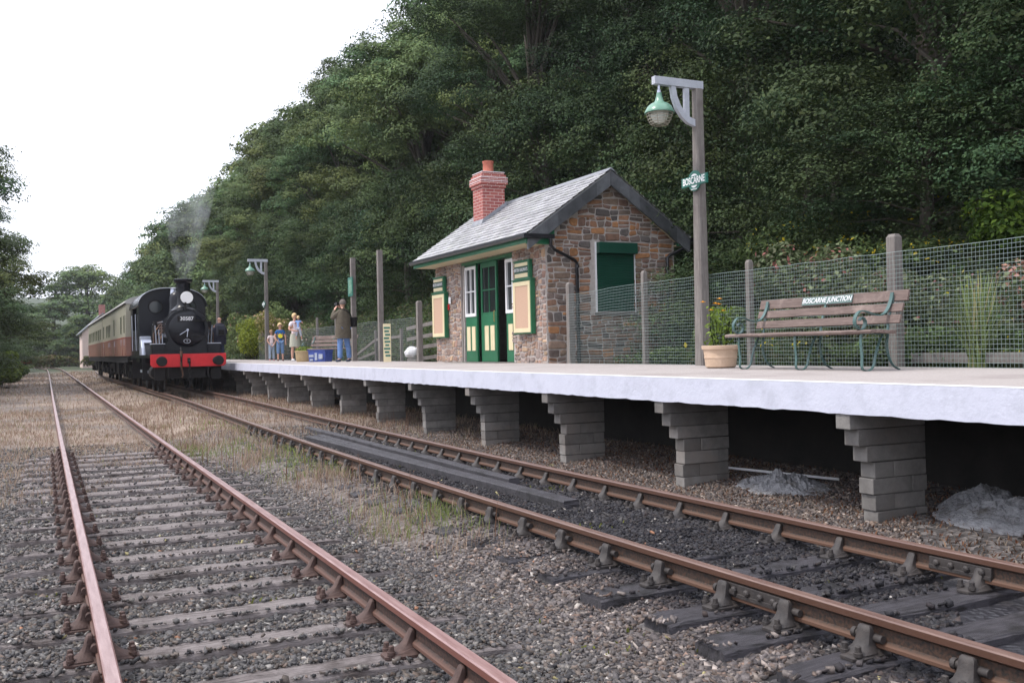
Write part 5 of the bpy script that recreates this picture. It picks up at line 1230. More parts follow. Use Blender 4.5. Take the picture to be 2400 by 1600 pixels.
# smoke from the chimney
m = bpy.data.materials.new('smoke_vapour'); m.use_nodes = True; n = m.node_tree.nodes; l = m.node_tree.links; n.remove(n['Principled BSDF'])
pv = n.new('ShaderNodeVolumePrincipled'); pv.inputs['Color'].default_value = (.90, .94, 1, 1); pv.inputs['Anisotropy'].default_value = 0
tc = n.new('ShaderNodeTexCoord'); nz = nd(n, 'ShaderNodeTexNoise', i_Scale=1.1, i_Detail=4., i_Roughness=.6); l.new(tc.outputs['Object'], nz.inputs['Vector'])
mr = nd(n, 'ShaderNodeMapRange'); mr.inputs[1].default_value = .42; mr.inputs[2].default_value = .8; mr.inputs[3].default_value = 0; mr.inputs[4].default_value = .5
l.new(nz.outputs[0], mr.inputs[0]); sx_ = n.new('ShaderNodeSeparateXYZ'); l.new(tc.outputs['Object'], sx_.inputs[0])
fa = nd(n, 'ShaderNodeMapRange'); fa.inputs[1].default_value = 0; fa.inputs[2].default_value = 6.5; fa.inputs[3].default_value = 1.6; fa.inputs[4].default_value = .06
l.new(sx_.outputs['Z'], fa.inputs[0]); mu = nd(n, 'ShaderNodeMath', operation='MULTIPLY'); l.new(mr.outputs[0], mu.inputs[0]); l.new(fa.outputs[0], mu.inputs[1]); l.new(mu.outputs[0], pv.inputs['Density'])
l.new(pv.outputs[0], n['Material Output'].inputs['Volume']); M['smoke'] = m
b = MB(); pts = []; rads = []
for i in range(22):
    t = i/21; z_ = 7.0*t; pts.append((.05+.5*t*t+.25*math.sin(z_*.8)*t, .5*t, z_)); rads.append(.24+1.5*t**.9)
b.tube(pts, rads, 20); o = b.build('smoke', m, smooth=True); o.location = (LX, LY+1.08, RZ+3.97); tag(o, 'thin blue grey smoke rising from the engine chimney', 'smoke', kind='stuff')

# ------------------------------------------------------------------ people
def skin_mesh(name, nodes_, edges, m, par, sub=2):
    me = bpy.data.meshes.new(name); me.from_pydata([n_[0] for n_ in nodes_], edges, []); me.update()
    o = bpy.data.objects.new(name, me); C.objects.link(o); me.materials.append(m)
    md = o.modifiers.new('skin', 'SKIN'); md.use_smooth_shade = True; md.branch_smoothing = .6
    if not me.skin_vertices: me.skin_vertices.new()
    for i, n_ in enumerate(nodes_):
        r_ = n_[1]; me.skin_vertices[0].data[i].radius = r_ if isinstance(r_, tuple) else (r_, r_)
        me.skin_vertices[0].data[i].use_root = (i == 0)
    sd_ = o.modifiers.new('sub', 'SUBSURF'); sd_.levels = sub; sd_.render_levels = sub
    o.parent = par; return o
def person(loc, rz, s, lab, arms, top_m, leg_m, hair_m, shoe_m, sleeve='short', legs='long', coat=False, child=False, hair='short', legpose=None, female=False):
    """s = height; arms = {'L': (elbow, wrist, hand), 'R': ...} in a 1.75 m body frame facing -Y"""
    root = empty('person', loc, rz, lab, 'person'); k = s/1.75; hs = 1.0 if not child else 1.28; z = lambda v: v*k
    def q(x, y, zz): return (x*k, y*k, zz*k)
    wf = .86 if (child or female) else 1.
    N = [(q(0, 0, .95), (.14*k*wf, .10*k)), (q(0, 0, 1.14), (.125*k*wf, .095*k)), (q(0, 0, 1.34), (.15*k*wf, .10*k)), (q(0, 0, 1.46), (.07*k, .06*k)), (q(0, -.005, 1.51), (.05*k, .05*k))]
    hz = 1.64
    N += [(q(0, -.02, 1.575), (.062*k*hs, .07*k*hs)), (q(0, -.005, hz+.01), (.078*k*hs, .092*k*hs)), (q(0, 0, hz+.075), (.06*k*hs, .072*k*hs))]
    E = [(0, 1), (1, 2), (2, 3), (3, 4), (4, 5), (5, 6), (6, 7)]
    def add(p, r, par): N.append((q(*p), r if isinstance(r, tuple) else r*k)); E.append((par, len(N)-1)); return len(N)-1
    add((0, -.105*hs, hz-.01), .014, 6); add((.085*hs, .01, hz-.005), .016, 6); add((-.085*hs, .01, hz-.005), .016, 6)     # nose, ears
    lp = legpose or {}
    J = {}
    for sd, sg in (('L', 1), ('R', -1)):
        kx, ky = lp.get(sd, (0, 0))
        h_ = add((sg*.085*wf, 0, .90), .088, 0); kn = add((sg*(.10+kx*.5), ky*.5, .50), .058, h_); cf = add((sg*(.105+kx*.8), ky*.8+.02, .32), .052, kn)
        an = add((sg*(.105+kx), ky+.02, .08), .036, cf); to = add((sg*(.125+kx), ky-.10, .03), .034, an)
        sh = add((sg*.165*wf, 0, 1.41), .058, 2); e_, w_, hd = arms[sd]
        el = add(e_, .042, sh); wr = add(w_, .028, el); d = Vector(hd)-Vector(w_); d.normalize(); pm = Vector(w_)+d*.07
        pa = add(tuple(pm), (.036*k, .018*k), wr); sd_v = d.cross(Vector((0, 0, 1)) if abs(d.z) < .9 else Vector((0, 1, 0))).normalized(); bn_ = d.cross(sd_v)
        for fi in range(4):
            off = sd_v*((fi-1.5)*.018); ln = (.062, .075, .07, .055)[fi]
            f1 = add(tuple(pm+d*.03+off), .0085, pa); add(tuple(pm+d*(.03+ln)+off*1.1+bn_*.025), .0065, f1)
        add(tuple(Vector(w_)+d*.05+sd_v*(-.055)), .0095, wr)
        J[sd] = dict(h=N[h_], kn=N[kn], cf=N[cf], an=N[an], to=N[to], sh=N[sh], el=N[el], wr=N[wr])
    skin_mesh('body', N, E, M['skin'], root)
    g_ = .016*k
    gr = lambda n_, e=1.: (n_[0], (n_[1][0]*e+g_, n_[1][1]*e+g_) if isinstance(n_[1], tuple) else n_[1]*e+g_)
    # top
    A = [gr(N[1], 1.05), gr(N[2], 1.03), gr(N[3], .75), (q(0, 0, .93), (.145*k*wf+g_, .10*k+g_))]; Ed = [(0, 1), (1, 2), (0, 3)]
    if coat:
        b = MB(); rings = []
        for zz, r1, r2 in ((1.50, .08, .075), (1.46, .15, .10), (1.40, .205, .13), (1.25, .225, .155), (1.05, .240, .175), (.90, .250, .180), (.70, .255, .180), (.66, .255, .180)):
            rings.append([Vector(q(r1*math.cos(a)*(1+.02*math.cos(a*9+zz*3)), r2*math.sin(a)*(1+.03*math.cos(a*8)), zz)) for a in [2*math.pi*i/28 for i in range(28)]])
        b.loft(rings).build('coat', top_m, root, smooth=True)
    for sd in 'LR':
        b0_ = len(A); A.append(gr(J[sd]['sh'], 1.1)); Ed.append((1, b0_)); el = J[sd]['el']
        if sleeve == 'short':
            mid = tuple(Vector(J[sd]['sh'][0]).lerp(Vector(el[0]), .6)); A.append((mid, .052*k+g_)); Ed.append((b0_, b0_+1))
        else:
            A.append(gr(el, 1.15)); A.append((tuple(Vector(J[sd]['wr'][0]).lerp(Vector(el[0]), .1)), .036*k+g_)); Ed += [(b0_, b0_+1), (b0_+1, b0_+2)]
    skin_mesh('sleeves' if coat else 'shirt', A, Ed, top_m, root)
    # legs
    A = [(q(0, 0, .97), (.135*k*wf+g_, .105*k+g_))]; Ed = []
    if legs == 'skirt':
        b = MB(); rings = []
        for zz, r1, r2 in ((1.0, .15, .12), (.9, .175, .14), (.75, .19, .155), (.52, .205, .17)):
            rings.append([Vector(q(r1*math.cos(a)*(1+.03*math.cos(a*7)), r2*math.sin(a)*(1+.03*math.cos(a*7)), zz)) for a in [2*math.pi*i/28 for i in range(28)]])
        b.loft(rings).build('skirt', leg_m, root, smooth=True)
    else:
        for sd in 'LR':
            b0_ = len(A); j = J[sd]; A.append(gr(j['h'], 1.05)); Ed.append((0, b0_)); A.append(gr(j['kn'], 1.12)); Ed.append((b0_, b0_+1))
            if legs == 'long': A.append((j['cf'][0], .06*k+g_)); A.append((tuple(Vector(j['an'][0])+Vector((0, .0, .0))), .058*k+g_)); Ed += [(b0_+1, b0_+2), (b0_+2, b0_+3)]
            else: A.append((j['cf'][0], .062*k+g_)); Ed.append((b0_+1, b0_+2))
        skin_mesh('trousers', A, Ed, leg_m, root)
    for sd in 'LR':
        j = J[sd]; an = Vector(j['an'][0]); to = Vector(j['to'][0])
        skin_mesh('shoe', [(tuple(an+Vector((0, .03*k, -.03*k))), .046*k), (tuple(an.lerp(to, .5)+Vector((0, 0, -.012*k))), .044*k), (tuple(to+Vector((0, -.03*k, 0))), .036*k)], [(0, 1), (1, 2)], shoe_m, root)
    # hair: cap over the skull, open towards the face
    if hair != 'bald':
        b = MB(); rings = []; R1 = .092*k*hs; R2 = .108*k*hs; cz = (hz+.015)*k
        low = -.35 if hair == 'short' else -1.1
        nlat = 9
        for i in range(nlat+1):
            th = math.pi*.5-(math.pi*.5-low)*i/nlat if False else (math.pi/2)*(1-i/nlat)+low*(i/nlat)
            ring = []
            for jn in range(24):
                ph = 2*math.pi*jn/24; fr = max(0, -math.sin(ph)); lt_ = max(th, .42*fr**1.5+(-1.2)*(1-fr**.6)) if fr > 0 else th
                x_, y_ = math.cos(lt_)*math.cos(ph), math.cos(lt_)*math.sin(ph)
                rg = 1+.03*math.sin(jn*5+i)
                ring.append(Vector((R1*x_*rg, R2*y_*rg+.004*k, cz+R1*1.24*math.sin(lt_))))
            rings.append(ring)
        rings[0] = [r_+Vector((0, 0, 0)) for r_ in rings[0]]
        b.loft(rings, cap=False).build('hair', hair_m, root, smooth=True)
    b = MB()
    for sg in (-1, 1): b.lathe([(.010*k*hs, -.004), (.010*k*hs, .004)], (sg*.032*k*hs, -.088*k*hs, (hz+.005)*k), 'Y', n=10)
    b.build('eyes', M['loco_m'], root)
    MB().box(-.024*k*hs, .024*k*hs, -.088*k*hs, -.078*k*hs, (hz-.052)*k, (hz-.044)*k).build('mouth', M['lips'], root)
    return root, J, k
M['lips'] = mk('lips', (.35, .10, .09), rough=.5, bump=0)
blond = cloth('blond_hair', (.62, .45, .24), sc_=40); greyh = cloth('grey_hair', (.12, .10, .09), sc_=40); brownh = cloth('brown_hair', (.32, .20, .11), sc_=40)
denim = cloth('blue_denim', (.10, .19, .36), (.20, .31, .50), 9); denim2 = cloth('pale_denim', (.28, .36, .46), (.40, .48, .58), 9)
down = lambda sg: ((sg*.25, .02, 1.14), (sg*.25, -.06, .90), (sg*.25, -.08, .80))
PZ = HP+.012
ph, J, k = person((8.55, 29.75, PZ), R(205), 1.93, 'man in brown coat and blue jeans with a black shoulder bag, photographing the train', dict(L=((.30, -.13, 1.20), (.11, -.20, 1.50), (.04, -.2, 1.58)), R=((-.28, -.16, 1.22), (-.10, -.22, 1.48), (-.03, -.2, 1.57))),
    cloth('brown_coat', (.085, .07, .052), (.13, .11, .08), 12), cloth('jeans', (.09, .17, .38), (.17, .28, .52), 8), greyh, cloth('dark_shoes', (.03, .04, .07)), sleeve='long', coat=True, legpose=dict(L=(.05, 0), R=(.09, 0)))
b = MB(); b.box(-.07, .07, -.27, -.19, 1.74, 1.85); b.lathe([(.04, -.36), (.045, -.27)], (0, 0, 1.79), 'Y', n=16); o = b.build('camera', M['blackp'], bevel=.008); tag(o, 'black camera held up to the face of the man in the brown coat', 'camera')
o.location = (8.55, 29.75, PZ); o.rotation_euler = (0, 0, R(205))
sbag = empty('shoulder_bag', (8.55, 29.75, PZ), R(205), 'black shoulder bag hanging at the side of the man in the brown coat', 'bag')
b = MB(); b.box(-.38, -.25, -.02, .24, 1.08, 1.38); b.box(-.39, -.24, -.03, .25, 1.28, 1.39); b.build('bag_body', M['loco_m'], sbag, bevel=.025)
b = MB(); pts = [(-.27, .10, 1.36), (-.18, .155, 1.48), (-.02, .165, 1.58), (.10, .12, 1.63), (.14, 0, 1.66), (.08, -.13, 1.60), (-.1, -.17, 1.5), (-.24, -.08, 1.37)]
b.tube(pts, .014, 6); b.build('strap', M['loco_m'], sbag)
lady, J, k = person((8.75, 37.0, PZ), R(22), 1.80, 'fair haired woman in a white top and pale skirt carrying a small child', dict(L=((.27, -.02, 1.15), (.16, -.20, 1.12), (.05, -.24, 1.12)), R=((-.27, -.03, 1.15), (-.10, -.24, 1.10), (.02, -.25, 1.10))),
    cloth('white_top', (.72, .64, .68)), cloth('khaki_skirt', (.42, .42, .34), (.52, .52, .43)), blond, M['whitep'], legs='skirt', female=True, hair='long')
by, J, k = person((8.84, 36.76, PZ+.76), R(150), .92, 'blond toddler in a blue top held in the arms of the woman', dict(L=((.30, -.10, 1.25), (.22, -.28, 1.35), (.15, -.3, 1.4)), R=((-.28, -.10, 1.25), (-.2, -.28, 1.35), (-.13, -.3, 1.4))),
    cloth('blue_top', (.22, .36, .66)), cloth('toddler_shorts', (.40, .42, .50)), blond, cloth('little_shoes', (.7, .7, .7)), legs='short', child=True, legpose=dict(L=(.10, -.10), R=(.10, -.10)))
boy, J, k = person((8.62, 38.9, PZ), R(-8), 1.47, 'boy in a blue T-shirt with a yellow print standing beside the smaller girl', dict(L=down(1), R=((-.25, .0, 1.15), (-.17, -.12, .97), (-.10, -.15, .90))),
    cloth('boy_shirt', (.02, .10, .30), (.03, .14, .38)), denim, blond, cloth('brown_shoes', (.10, .05, .05)), legs='short', child=True)
b = MB().lathe([(.085, -.150), (.09, -.125)], (0, 0, .98), 'Y', n=20); b.build('shirt_print', mk('yellow_print', (.75, .62, .04), rough=.7, bump=0), boy)
girl, J, k = person((8.62, 40.5, PZ), R(-6), 1.24, 'small girl in a white T-shirt and pale jeans, left of the boy', dict(L=((.24, -.02, 1.15), (.10, -.16, .92), (.02, -.19, .84)), R=((-.24, -.02, 1.15), (-.10, -.16, .92), (-.02, -.19, .84))),
    cloth('girl_shirt', (.70, .58, .58)), denim2, brownh, cloth('pink_shoes', (.55, .25, .28)), child=True, hair='long')
man, J, k = person((6.80, 42.0, PZ), R(186), 1.88, 'balding man in a black jacket seen from behind on the platform beside the engine', dict(L=down(1), R=((-.26, .0, 1.15), (-.22, -.16, 1.0), (-.15, -.2, .98))),
    cloth('black_jacket', (.02, .02, .035)), cloth('dark_trousers', (.02, .03, .06)), greyh, M['loco_m'], sleeve='long', coat=True, hair='bald')
bp_ = empty('backpack', (6.80, 42.0, PZ), R(186), 'dark backpack worn by the balding man beside the engine', 'backpack')
MB().box(-.17, .17, .12, .28, 1.08, 1.52).build('pack', cloth('pack_grey', (.04, .045, .06)), bp_, bevel=.04); MB().box(-.12, .12, .28, .32, 1.12, 1.32).build('pocket', M['loco_m'], bp_, bevel=.02)
hv = cloth('hi_vis_yellow', (.62, .70, .12)); 
person((1.9, 168, -.2), R(10), 1.8, 'distant figure in a bright yellow top standing beside the far track', dict(L=down(1), R=down(-1)), hv, M['loco_m'], greyh, M['loco_m'], sleeve='long')
person((4.3, 168, -.2), R(-20), 1.8, 'distant figure in a white top standing beyond the end of the siding', dict(L=down(1), R=down(-1)), M['whitep'], M['loco_m'], greyh, M['loco_m'], sleeve='long')

# ------------------------------------------------------------------ trees
GRE = np.array([(.075, .10, .032), (.06, .085, .03), (.09, .115, .036), (.05, .075, .032), (.11, .125, .04), (.075, .10, .045)])
def make_tree(name, H_, Rr, ncl, nleaf, ls, seed, low=.12, top=1., tone=1., tint=(1, 1, 1)):
    """one tree: tapered trunk with limbs reaching into a crown of separate leaf clumps"""
    global rng
    keep = rng; rng = np.random.default_rng(seed); rr_ = random.Random(seed)
    t = empty(name)
    # clumps
    cl = []
    for i in range(ncl):
        u = rng.random(); zz = low+(1-low)*u**.85
        w_ = math.sin(math.pi*min(1, (zz-low)/(1-low)*.78+.20))**.75
        a = rng.uniform(0, 6.283); rad = Rr*w_*math.sqrt(rng.uniform(.3, 1))*.92
        cr_ = Rr*rng.uniform(.26, .46)
        cl.append((rad*math.cos(a), rad*math.sin(a), H_*zz-cr_*.5, cr_))
    cl = np.array(cl)
    # trunk and limbs
    b = MB(); top_ = (rr_.uniform(-.3, .3), rr_.uniform(-.3, .3), H_*.82); r0_ = .022*H_+.03
    tr_ = [(0, 0, -.4), (rr_.uniform(-.1, .1), rr_.uniform(-.1, .1), H_*.2), (rr_.uniform(-.25, .25), rr_.uniform(-.25, .25), H_*.45), (top_[0]*.8, top_[1]*.8, H_*.65), top_]
    b.tube(tr_, [r0_*1.25, r0_, r0_*.75, r0_*.45, r0_*.12], 8)
    for i in range(0, ncl, max(1, ncl//16)):
        c = cl[i]; z0_ = max(H_*.12, c[2]*.62); f = z0_/H_; 
        p0 = Vector((0, 0, z0_)); p2 = Vector(c[:3]); p1 = p0.lerp(p2, .5)+Vector((0, 0, .25))
        b.tube([p0, p1, p2], [r0_*.36, r0_*.22, r0_*.07], 5)
    b.build('trunk', M['bark'], t)
    # leaves
    NS = 20; sub = []                                   # every clump is a dome of smaller leaf tufts with gaps between them
    for ci, c in enumerate(cl):
        dd = unit(NS); dd[:, 2] = np.where(dd[:, 2] < -.25, -dd[:, 2], dd[:, 2]); rs = c[3]*rng.uniform(.20, .40, NS)
        pp = c[:3]+dd*(c[3]*rng.uniform(.72, 1.05, (NS, 1)))*np.array([1.12, 1.12, .78])
        sub += [(*pp[j], rs[j], ci) for j in range(NS)]
    sub = np.array(sub); wgt = sub[:, 3]**2; si = rng.choice(len(sub), nleaf, p=wgt/wgt.sum()); idx = sub[si, 4].astype(int); d = unit(nleaf)
    d[:, 2] = np.where(d[:, 2] < -.45, -d[:, 2], d[:, 2]); shell = rng.uniform(.35, 1.08, (nleaf, 1))**.5
    P = sub[si, :3]+d*sub[si, 3:4]*shell*(1+.25*np.sin(d*6+si[:, None]).sum(1, keepdims=True)/2)*np.array([1.2, 1.2, .75])
    out_ = P-cl[idx, :3]; out_ /= np.linalg.norm(out_, axis=1)[:, None]+1e-6; st_ = rng.uniform(.82, 1.2, len(sub))[si][:, None]
    nrm = d*.6+out_*.6+np.array([0, 0, .35])+rng.normal(0, .33, (nleaf, 3)); nrm /= np.linalg.norm(nrm, axis=1)[:, None]
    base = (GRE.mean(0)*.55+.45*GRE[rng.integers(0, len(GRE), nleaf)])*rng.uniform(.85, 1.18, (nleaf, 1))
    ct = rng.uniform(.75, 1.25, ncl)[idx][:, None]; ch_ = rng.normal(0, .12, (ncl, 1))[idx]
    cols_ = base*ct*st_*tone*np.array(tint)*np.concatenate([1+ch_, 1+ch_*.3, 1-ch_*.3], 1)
    V, F, c_ = leaf_cloud(P, nrm, ls*rng.uniform(.6, 1.35, nleaf), .62, np.clip(cols_, 0, 1), .3)
    npmesh('crown', V, F, M['leaf'], c_, t)
    rng = keep
    return t
near_p = [make_tree('broadleaf_tree', 13, 4.6, 30, 150000, .074, 100+i, low=.10, tone=.64, tint=(.78, .98, 1.25)) for i in range(4)]  # near crowns painted darker to stand in for deep shade, farther ones lighter
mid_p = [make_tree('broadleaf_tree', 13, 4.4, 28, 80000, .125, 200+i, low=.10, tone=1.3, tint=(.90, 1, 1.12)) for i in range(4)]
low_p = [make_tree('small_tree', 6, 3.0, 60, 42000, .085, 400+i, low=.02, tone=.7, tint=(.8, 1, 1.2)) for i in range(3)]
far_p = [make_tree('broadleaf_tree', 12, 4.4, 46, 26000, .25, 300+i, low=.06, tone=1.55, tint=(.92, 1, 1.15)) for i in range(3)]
used = set()
def place(pr_, x, y, s, sz, lab, group, rz=None, z=None):
    zg = float(hgt(x, y)) if z is None else z
    if pr_ not in used: used.add(pr_); o = pr_
    else: o = copy_tree(pr_)
    o.location = (x, y, zg-.2); o.rotation_euler = (0, 0, random.uniform(0, 6.28) if rz is None else rz); o.scale = (s, s, sz)
    tag(o, lab, 'tree', group); return o
random.seed(11)
HILLG = 'dense broadleaf trees covering the steep bank behind the station'
rows = []
def where_label(x, y, top):
    r_ = Vector((x, y)).angle_signed(Vector((0, 1)), 0) if False else math.atan2(x, y)
    px = 1200+2300*math.tan(r_-YAW)
    zones = [(2300, 'over the spiky plant at the end of the fence'), (2080, 'above the arm end of the near bench'), (1900, 'above the middle of the near bench'), (1700, 'above the flowerpot'), (1560, 'behind the nearest lamp post'), (1400, 'behind the shuttered stone gable'), (1200, 'behind the slate roof and brick chimney'),
             (1030, 'behind the far eave of the stone building'), (900, 'behind the nearer tall bare post'), (820, 'behind the photographer'), (720, 'behind the woman with the child'), (640, 'behind the boy and girl'), (560, 'behind the middle lamp post'), (480, 'behind the farthest lamp post'), (400, 'behind the engine chimney and its smoke'), (-9999, 'behind the roof of the engine cab')]
    for z_, tx in zones:
        if px > z_: return tx
lab_n = {}
def bank_row(x0, ys_, hfun, rown, jit=1.0):
    for y in ys_:
        x = x0+random.uniform(-jit, jit); y2 = y+random.uniform(-1, 1)
        dist = math.hypot(x, y2); pr_ = random.choice(near_p if dist < 38 else mid_p if dist < 85 else far_p)
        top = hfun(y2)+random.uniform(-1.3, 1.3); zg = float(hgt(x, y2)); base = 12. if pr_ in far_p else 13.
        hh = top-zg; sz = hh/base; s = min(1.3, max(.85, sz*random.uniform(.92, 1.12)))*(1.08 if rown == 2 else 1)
        wl = where_label(x, y2, top); key = (rown, wl); lab_n[key] = lab_n.get(key, 0)+1
        kind = {1: 'front rank bank tree ', 2: 'middle rank bank tree ', 3: 'highest rank bank tree '}[rown]
        place(pr_, x, y2, s, sz, kind+wl, HILLG)
bank_row(16.3, [3+5.6*i for i in range(15)], lambda y: 15.6+.02*min(y, 90), 1)
bank_row(15.6, [88+6.5*i for i in range(10)], lambda y: 17.2-.03*(y-88), 1)
bank_row(21.5, [1+7.0*i for i in range(17)], lambda y: 20.2+random.uniform(-2.2, 2.4), 2, 1.8)
bank_row(28.5, [0+7*i for i in range(17)], lambda y: 25.4+random.uniform(-1.8, 1.8), 3, 2)
bank_row(36, [10+9*i for i in range(12)], lambda y: 32, 3)
for i in range(17):
    y = 5+3.9*i+random.uniform(-.7, .7); x = 14.6+random.uniform(-.4, .6)+(1.2 if 16 < y < 26 else 0)
    wl = where_label(x, y, 0); place(random.choice(low_p), x, y, random.uniform(.85, 1.1), random.uniform(.8, 1.1), 'small understorey tree '+wl, 'small understorey trees along the foot of the wood')
for i in range(6):
    y = 4.6+2.3*i; x = 13.3+random.uniform(-.2, .5)
    place(random.choice(low_p), x, y, random.uniform(.6, .75), random.uniform(.42, .6), 'low bank bush '+where_label(x, y, 0), 'small understorey trees along the foot of the wood')
# beyond the end of the bank
for i, (x, y, h_) in enumerate([(15, 150, 12), (19, 158, 15), (15.5, 168, 12.5), (20, 178, 15), (17, 190, 13), (14, 205, 11)]):
    place(random.choice(far_p), x, y, 1.1, h_/12., 'distant tree beyond the end of the wooded bank, above the coach roof', 'distant trees above the coach roof')
# big tree and its neighbours behind the pink house
ct = [(8.0, 186, 1.75, 1.42, 'tall rounded tree standing alone above the pink house'), (14.5, 190, 1.3, 1.05, 'lower tree right of the tall rounded tree behind the pink house'), (2.6, 182, 1.3, .92, 'tree left of the tall rounded tree, above the far hedge'), (6.0, 176, .8, .70, 'bushy tree close behind the pink house'),
      (-2.5, 190, 1.2, .85, 'far tree beyond the end of the siding'), (-8, 200, 1.2, .9, 'far tree at the left of the valley gap'), (20, 205, 1.3, 1.0, 'far tree showing over the roof of the far coach')]
for x, y, s, sz, lb_ in ct: place(random.choice(far_p), x, y, s, sz, lb_, 'trees around the pink house')
# left side of the line
lt_ = [(-5.1, 52, 1.12, .96, 'tallest tree at the left edge of the picture beside the line'), (-5.3, 64, 1.15, .90, 'second tree back along the left side of the line'), (-5.1, 80, 1.15, .76, 'third tree back along the left side of the line'), (-4.9, 96, 1.2, .70, 'fourth tree back along the left side of the line'),
       (-6.0, 110, 1.1, .66, 'fifth tree back along the left side of the line'), (-6.5, 128, 1.2, .7, 'sixth tree back along the left side of the line'), (-8.2, 60, 1.2, 1.10, 'tree half out of view at the left edge, behind the tallest one'), (-8, 148, 1.3, .85, 'last tree of the left hand row before the valley gap')]
for x, y, s, sz, lb_ in lt_: place(random.choice(mid_p if y < 100 else far_p), x, y, s, sz, lb_, 'trees along the left side of the line')
for p_ in near_p+mid_p+far_p+low_p:
    if p_ not in used:
        for c_ in [k for k in bpy.data.objects if k.parent == p_]: bpy.data.objects.remove(c_)
        bpy.data.objects.remove(p_)

# ------------------------------------------------------------------ shrubs and plants
def shrub(x, y, rx, ry, h, nl, ls, cols, lab, name='shrub', cat='shrub', dots=None, z=None, asp=.6, stems=True, spread=1., nlump=9):
    zg = float(hgt(x, y)) if z is None else z
    t = empty(name, (x, y, zg-.02), 0, lab, cat)
    lum = [(rng.uniform(-.6, .6)*rx, rng.uniform(-.6, .6)*ry, h*rng.uniform(.25, .8), rng.uniform(.3, .55)) for _ in range(nlump)]+[(0, 0, h*.4, .8)]
    lum = np.array(lum); idx = rng.integers(0, len(lum), nl); d = unit(nl); rad = rng.uniform(.5, 1.05, (nl, 1))**.5
    P = lum[idx, :3]+d*rad*lum[idx, 3:4]*np.array([rx, ry, h*.42]); P[:, 2] = np.clip(P[:, 2], .03, None)
    nrm = d*.7+np.array([0, 0, .6])+rng.normal(0, .5, (nl, 3)); nrm /= np.linalg.norm(nrm, axis=1)[:, None]
    cols = np.array(cols); cc = cols[rng.integers(0, len(cols), nl)]*rng.uniform(.7, 1.3, (nl, 1))
    if dots is not None:
        k_ = rng.random(nl) < dots[1]; k_ &= (d[:, 2] > 0); cc[k_] = np.array(dots[0])*rng.uniform(.7, 1.2, (k_.sum(), 1))
    V, F, c_ = leaf_cloud(P, nrm, ls*rng.uniform(.6, 1.4, nl), asp, cc, .3); npmesh('foliage', V, F, M['leafp'], c_, t)
    if stems:
        b = MB()
        for k in range(6):
            c = lum[k]; b.tube([(c[0]*.2, c[1]*.2, 0), (c[0]*.6, c[1]*.6, c[2]*.6), tuple(c[:3])], [.018, .012, .005], 5)
        b.build('stems', M['bark'], t)
    return t
G1 = [(.10, .15, .05), (.13, .18, .07), (.08, .12, .05)]; GP = [(.13, .17, .085), (.18, .215, .12), (.09, .13, .06), (.12, .13, .08)]; GY = [(.22, .26, .03), (.28, .32, .04), (.16, .21, .04)]; GD = [(.045, .075, .03), (.06, .09, .035), (.08, .11, .04)]
shrub(10.5, 11.2, .75, 1.1, 1.95, 6500, .075, GP, 'pale leaved shrub with reddish tips poking above the mesh fence, right of the lamp post', dots=((.33, .14, .12), .10))
shrub(10.3, 9.4, .6, 1.2, 1.35, 6500, .07, GP, 'mass of large grey green leaves behind the fence at the middle of the near bench', dots=((.28, .10, .10), .05))
shrub(10.2, 12.9, .55, .7, 1.2, 3000, .065, G1, 'green shrub behind the fence beside the nearest lamp post')
shrub(9.85, 8.6, .35, 1.6, .62, 5200, .06, G1, 'low green plants behind the legs of the near bench')
shrub(10.4, 7.15, .7, .7, 1.95, 4800, .075, GP+[(.36, .20, .15)], 'tall shrub with pink bronze tips at the far end of the fence', dots=((.42, .22, .18), .18))
shrub(10.6, 6.0, .8, .8, 1.5, 5200, .07, GD+GP, 'dark shrub with purple flowers beyond the spiky plant', dots=((.2, .04, .10), .05))
shrub(12.3, 8.9, 1.0, 1.2, 1.25, 5200, .08, [(.06, .105, .018), (.085, .135, .02), (.04, .075, .018)], 'glossy bright green bush on the bank above the end of the fence')
shrub(11.8, 11.0, 1.2, 1.6, 1.2, 5200, .07, GD+G1, 'bank shrub dotted with yellow flowers above the near bench', dots=((.55, .42, .03), .09))
shrub(12.6, 13.8, 1.2, 1.5, 1.1, 4200, .075, GD+G1, 'bank shrub with few yellow flowers behind the lamp post', dots=((.5, .40, .03), .05))
shrub(10.4, 15.2, .6, 1.1, .5, 1800, .07, G1+GD, 'low weeds between the fence and the gable wall', nlump=12)
shrub(10.1, 51.2, 1.15, 1.4, 2.35, 9000, .09, GY, 'rounded golden green bush between the engine and the children', nlump=14)
shrub(9.95, 46.3, .8, 2.1, 2.5, 14000, .10, [(.20, .20, .05), (.14, .17, .05), (.26, .22, .08)], 'flowering hedge bush with small pink and white blooms behind the children', dots=((.62, .42, .34), .12), nlump=16)
shrub(10.6, 55.5, 1.2, 2.0, 3.2, 7000, .14, [(.17, .22, .08), (.13, .17, .07)], 'loose pale bush with arching stems left of the golden bush', dots=((.5, .3, .2), .08), nlump=16)
shrub(10.6, 48.5, .9, 1.5, 3.1, 3600, .13, [(.18, .23, .09), (.13, .18, .07)], 'tall open bush with arching shoots below the middle lamp', nlump=12)
shrub(10.5, 41.8, .6, 1.6, 1.9, 3200, .10, [(.15, .18, .08), (.10, .13, .05)], 'sparse bush behind the fence and the woman with the child', dots=((.5, .38, .3), .05))
shrub(-2.9, 42, 1.4, 2.2, 3.5, 8000, .14, [(.13, .19, .04), (.09, .14, .04)], 'bright green bush nearest on the left of the siding')
shrub(-2.8, 50, 1.5, 2.4, 2.9, 8000, .16, [(.10, .15, .045), (.07, .12, .04)], 'dark bush second on the left of the siding')
shrub(-2.0, 62, 1.3, 3.0, 2.3, 7000, .18, [(.15, .21, .04), (.11, .16, .04)], 'yellow green bush farther along the left of the siding')
